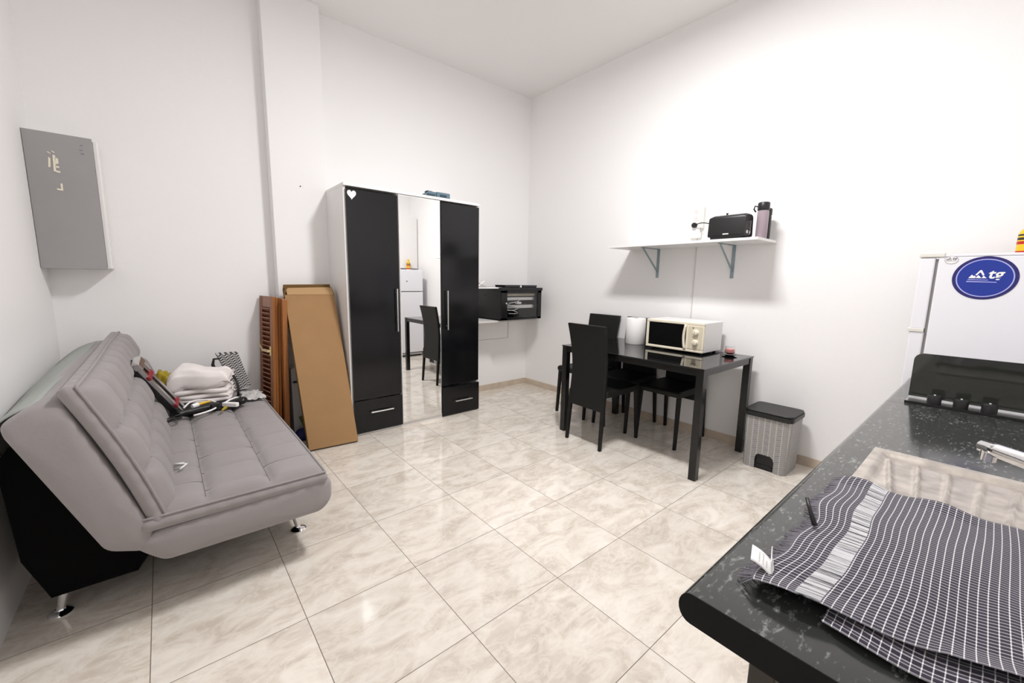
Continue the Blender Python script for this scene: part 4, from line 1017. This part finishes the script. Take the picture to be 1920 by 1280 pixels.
# checked cloth on the counter
t = thing('checked_cloth', 'dark checked tea cloth with fringed edge spread over worktop and sink', 'cloth', (0.08, -2.45, ZK+0.008))
CXA, CXB, CYA, CYB = -0.165, 0.345, -2.279, -2.665
def clothz(u, v):
    # resting height plus soft rolls, near end lifted a little
    x = CXA+(CXB-CXA)*u; d = v*(CYA-CYB)
    z = ZK+0.0125
    z += 0.005*math.exp(-((d-0.12-0.12*u)/0.035)**2)*(0.4+0.6*math.sin(PI*min(1, u*1.2)))
    z += 0.004*math.exp(-((d-0.26+0.10*u)/0.035)**2)
    z += 0.0008*math.sin(11*u+6*v)+0.0008*math.sin(12*v-5*u)
    z += 0.013*max(0, 1-u/0.10)**1.3*(0.6+0.4*math.sin(13*v))
    z += 0.007*max(0, 1-(1-u)/0.08)*(0.5+0.5*math.sin(16*v+1))
    return z
def cloth(u, v):
    d = v*(CYA-CYB)
    e0 = 0.010*math.sin(10*v+0.5)+0.03*v; e1 = 0.012*math.sin(9*v)+0.008*math.sin(23*v)-0.0*v
    e0 += 0.075*min(1, max(0, (v-0.12)/0.35))
    x = (CXA+e0*0.6)*(1-u)+(CXB+e1)*u
    y = CYA-d+(0.006*math.sin(9*u+1)+0.004*math.sin(21*u))*math.exp(-v*7)+0.0015*math.sin(7*u+9*v)
    return (x, y, clothz(u, v))
NU_, NV_ = 150, 130
mb = MB().grid(cloth, NU_, NV_)
o = mb.build('cloth_sheet', 'check', t, smooth=True, solid=0.002)
ul = o.data.uv_layers.new(name='UVMap')
# uv in metres of cloth: re-create from the grid index
uvs = [((i/NU_)*(CXB-CXA), (j/NV_)*(CYA-CYB)) for j in range(NV_+1) for i in range(NU_+1)]
for p in o.data.polygons:
    for li in p.loop_indices: ul.data[li].uv = uvs[o.data.loops[li].vertex_index]
# lower fold peeping out at the near end
def cloth2(u, v):
    x = CXA+0.006+0.10*u+0.012*v; y = CYA-0.075-0.30*v
    return (x-0.012*math.sin(7*v), y, ZK+0.0085+0.002*math.sin(14*v)+0.001*math.sin(30*u))
o2 = MB().grid(cloth2, 30, 60).build('under_fold', 'check', t, smooth=True, solid=0.002)
ul = o2.data.uv_layers.new(name='UVMap')
uvs = [((i/30)*0.10, 0.1+(j/60)*0.31) for j in range(61) for i in range(31)]
for p in o2.data.polygons:
    for li in p.loop_indices: ul.data[li].uv = uvs[o2.data.loops[li].vertex_index]
mb = MB(); rnd = random.Random(4)
for k in range(210):
    u = (k+0.5)/210; a = Vector(cloth(u, 0.0)); L_ = rnd.uniform(0.012, 0.024); dx = rnd.uniform(-0.004, 0.004)
    b = a+Vector((dx, L_, 0)); b.z = ZK+0.0025+rnd.uniform(0, 0.004); m_ = a.lerp(b, 0.5); m_.z = max(m_.z, ZK+0.004)
    mb.tube([a, m_, b], [0.0009, 0.0009, 0.0006], 4)
o = mb.build('fringe', 'thread', t); o['kind'] = 'stuff'
# care label
t = thing('care_label', 'white folded fabric care label standing at the fringed corner of the cloth', 'label', (-0.10, -2.262, ZK+0.005))
def lab1(u, v):
    a = Vector((-0.142, -2.262, 0.884)).lerp(Vector((-0.128, -2.292, 0.858)), u**1.0)
    a.z += 0.004*math.sin(PI*u)
    return a+Vector((0.040, 0.012, 0.0))*v+Vector((0, 0, 0.003*math.sin(PI*v)))
def lab2(u, v):
    a = Vector((-0.128, -2.292, 0.858)).lerp(Vector((-0.122, -2.283, 0.884)), u)
    return a+Vector((0.040, 0.012, 0.0))*v+Vector((0, 0.003*math.sin(PI*u), 0.0))
l1 = MB().grid(lab1, 12, 8).build('label_leaf', 'stickerwhite', t, smooth=True, solid=0.0008)
l2 = MB().grid(lab2, 12, 8).build('label_leaf', 'stickerwhite', t, smooth=True, solid=0.0008)
mb = MB()
for a_, n_ in ((0.30, 6), (0.46, 7), (0.60, 4)):
    for k in range(n_):
        v0 = 0.14+0.10*k; v1 = v0+0.055
        p = [Vector(lab1(a_, v0)), Vector(lab1(a_, v1)), Vector(lab1(a_+0.05, v1)), Vector(lab1(a_+0.05, v0))]
        mb.add([q+Vector((0, 0, 0.0012)) for q in p], [(0, 1, 2, 3)])
mb.build('printed_lines', 'trunk', l1)
solo('black_pin', MB().tube([(0.070, -2.290, ZK+0.018), (0.085, -2.278, ZK+0.034), (0.098, -2.268, ZK+0.050)], [0.0045, 0.0035, 0.003], 8), 'black',
     'small black stick poking up at the fringed edge of the cloth', 'stick', smooth=True)

# ------------------------------------------------------------------ fridge
FX0, FX1, FYB, FZ = 2.0, 2.545, -2.79, 1.435
FY = -2.243
t = thing('fridge', 'white two-door fridge freezer with blue oval sticker on its side', 'fridge', ((FX0+FX1)/2, -2.5, 0))
MB().box(FX0, FX1, FYB, FY, 0.02, FZ-0.012).build('body', 'whitegloss', t, bevel=0.004)
MB().box(FX0-0.001, FX1+0.001, FYB, FY+0.004, FZ-0.012, FZ).build('top_panel', 'whitegloss', t, bevel=0.003)
MB().box(FX0+0.008, FX1-0.008, FY, FY+0.010, 0.05, FZ-0.02).build('gasket', 'gap', t)
dA = MB().box(FX0, FX1, FY+0.010, FY+0.062, 1.085, FZ-0.014).build('freezer_door', 'whitegloss', t, bevel=0.006, bseg=3)
dB = MB().box(FX0, FX1, FY+0.010, FY+0.062, 0.075, 1.072).build('fridge_door', 'whitegloss', t, bevel=0.006, bseg=3)
MB().box(FX0-0.004, FX0+0.05, FY-0.02, FY+0.066, FZ-0.013, FZ+0.008).build('hinge_cover', 'offwhite', t, bevel=0.004)
MB().box(FX0-0.004, FX0+0.05, FY+0.012, FY+0.070, 1.071, 1.087).build('middle_hinge', 'offwhite', t, bevel=0.002)
MB().lathe([(0.010, 0.0), (0.010, 0.004)], (2.26, FY+0.062, 1.245), 16, 'y').build('emblem', 'greyprint', dA)
MB().box(FX0+0.02, FX1-0.02, FYB+0.02, FY, 0.0, 0.02).build('plinth', 'black', t)
# stickers (side face x = FX0, u runs towards -y, v up)
def oval(cu, cv, ru, rv, x0, x1, n=56): return MB().prism([(cu+ru*math.cos(2*PI*k/n), cv+rv*math.sin(2*PI*k/n)) for k in range(n)], 0, x0, x1)
def ovalring(cu, cv, ru, rv, w_, x0, x1, n=64):
    mb = MB(); vs = []
    for x in (x0, x1):
        for k in range(n):
            a = 2*PI*k/n; vs.append((x, cu+ru*math.cos(a), cv+rv*math.sin(a)))
        for k in range(n):
            a = 2*PI*k/n; vs.append((x, cu+(ru-w_)*math.cos(a), cv+(rv-w_)*math.sin(a)))
    fs = []
    for k in range(n):
        j = (k+1) % n
        fs += [(k, j, n+j, n+k), (2*n+k, 3*n+k, 3*n+j, 2*n+j), (k, 2*n+k, 2*n+j, j), (n+k, n+j, 3*n+j, 3*n+k)]
    return mb.add(vs, fs)
def logo(cu, cv, s, x0, mw, ml, par):
    """mountains + 'tg' over two strokes; cu,cv centre; s = overall width"""
    def P(a, b): return (cu-a*s, cv+b*s)      # reader's right is -y
    mb = MB()
    for poly_ in ([(-.46, -.06), (-.36, .10), (-.30, .03), (-.27, .06), (-.21, -.06)],
                  [(-.25, -.06), (-.16, .08), (-.10, .00), (-.06, -.06)],
                  [(-.06, -.06), (.00, .06), (.03, .02), (.10, -.06)],
                  [(-.26, .09), (-.13, .30), (-.08, .30), (.02, .09), (-.03, .05), (-.10, .19), (-.13, .19), (-.21, .06)]):
        mb.prism([P(a-.03, b) for a, b in poly_], 0, x0-0.0008, x0)
    mb.build('mountain_logo', mw, par)
    tm = text_mb('tg', s*0.58, bold=s*0.012, depth=0.0004, shear=0.15)
    # text plane x,y -> world (x0, -a, b)
    tm.v = [(x0-0.0005+p[2]*0.5, cu-(0.09*s+p[0]*1.0), cv-0.06*s+p[1]) for p in tm.v]
    tm.build('lettering', mw, par)
    MB().prism([P(a, b) for a, b in ((-.50, -.11), (.12, -.13), (.12, -.155), (-.50, -.14))], 0, x0-0.0008, x0).build('stroke', ml, par)
    MB().prism([P(a, b) for a, b in ((-.53, -.19), (.38, -.22), (.38, -.25), (-.53, -.235))], 0, x0-0.0008, x0).build('stroke', ml, par)
scx, scz = -2.393, 1.328
st = oval(scx, scz, 0.098, 0.094, FX0-0.0012, FX0-0.0002).build('oval_sticker', 'navy', t); st['label'] = 'large blue oval sticker'
ovalring(scx, scz, 0.086, 0.083, 0.004, FX0-0.0022, FX0-0.0013).build('sticker_ring', 'lilac', st)
oval(scx, scz, 0.082, 0.079, FX0-0.0020, FX0-0.0013).build('sticker_field', 'blue', st)
logo(scx+0.000, scz+0.005, 0.098, FX0-0.0021, 'stickerwhite', 'lilac', st)
s2 = oval(-2.284, 1.409, 0.021, 0.017, FX0-0.0010, FX0-0.0002).build('small_oval_badge', 'stickerwhite', t); s2['label'] = 'small white oval badge'
ovalring(-2.284, 1.409, 0.0215, 0.0175, 0.0008, FX0-0.0015, FX0-0.0004).build('badge_ring', 'gap', s2)
logo(-2.283, 1.411, 0.034, FX0-0.0011, 'greyprint', 'trunk', s2)
# bottle on fridge
t = thing('squeeze_bottle', 'yellow squeeze bottle with red label on top of the fridge', 'bottle', (2.45, -2.500, FZ))
bc = (2.45, -2.500, FZ+0.0005)
MB().lathe([(0.030, 0), (0.033, 0.006), (0.033, 0.10), (0.029, 0.125), (0.015, 0.140)], bc, 28).build('bottle_body', 'yellow', t, auto=True)
MB().lathe([(0.017, 0.140), (0.018, 0.142), (0.016, 0.172), (0.006, 0.180)], bc, 24).build('cap', 'yellow', t, auto=True)
MB().lathe([(0.0335, 0.062), (0.0335, 0.076)], bc, 28, caps=False).lathe([(0.0335, 0.012), (0.0335, 0.030)], bc, 28, caps=False).build('label_band', 'red', t, smooth=True)
MB().lathe([(0.0334, 0.082), (0.0325, 0.110)], bc, 28, caps=False).build('label_top', 'postmetal', t, smooth=True)
# white wall cupboard above the fridge (seen in the mirror)
t = thing('wall_cupboard', 'tall white cupboard panel on the wall above the fridge, seen in the wardrobe mirror', 'cupboard', (2.38, -2.70, 1.46))
MB().box(2.11, 2.655, YB+0.001, -2.580, 1.460, 2.305).build('cupboard_body', 'white', t, bevel=0.002)
MB().box(2.112, 2.653, -2.5795, -2.562, 1.463, 2.302).build('door', 'white', t, bevel=0.002)
MB().box(2.30, 2.315, -2.5615, -2.548, 1.86, 2.02).build('handle', 'steel', t)

# small marks on the wall
solo('wall_nail', MB().lathe([(0.004, 0.0), (0.004, -0.008)], (0.128, CY, 1.99), 10, 'y'), 'black', 'tiny dark nail in the column left of the wardrobe', 'nail')
for o in list(bpy.data.objects):
    for k in ('_local', '_o'):
        if k in o: del o[k]
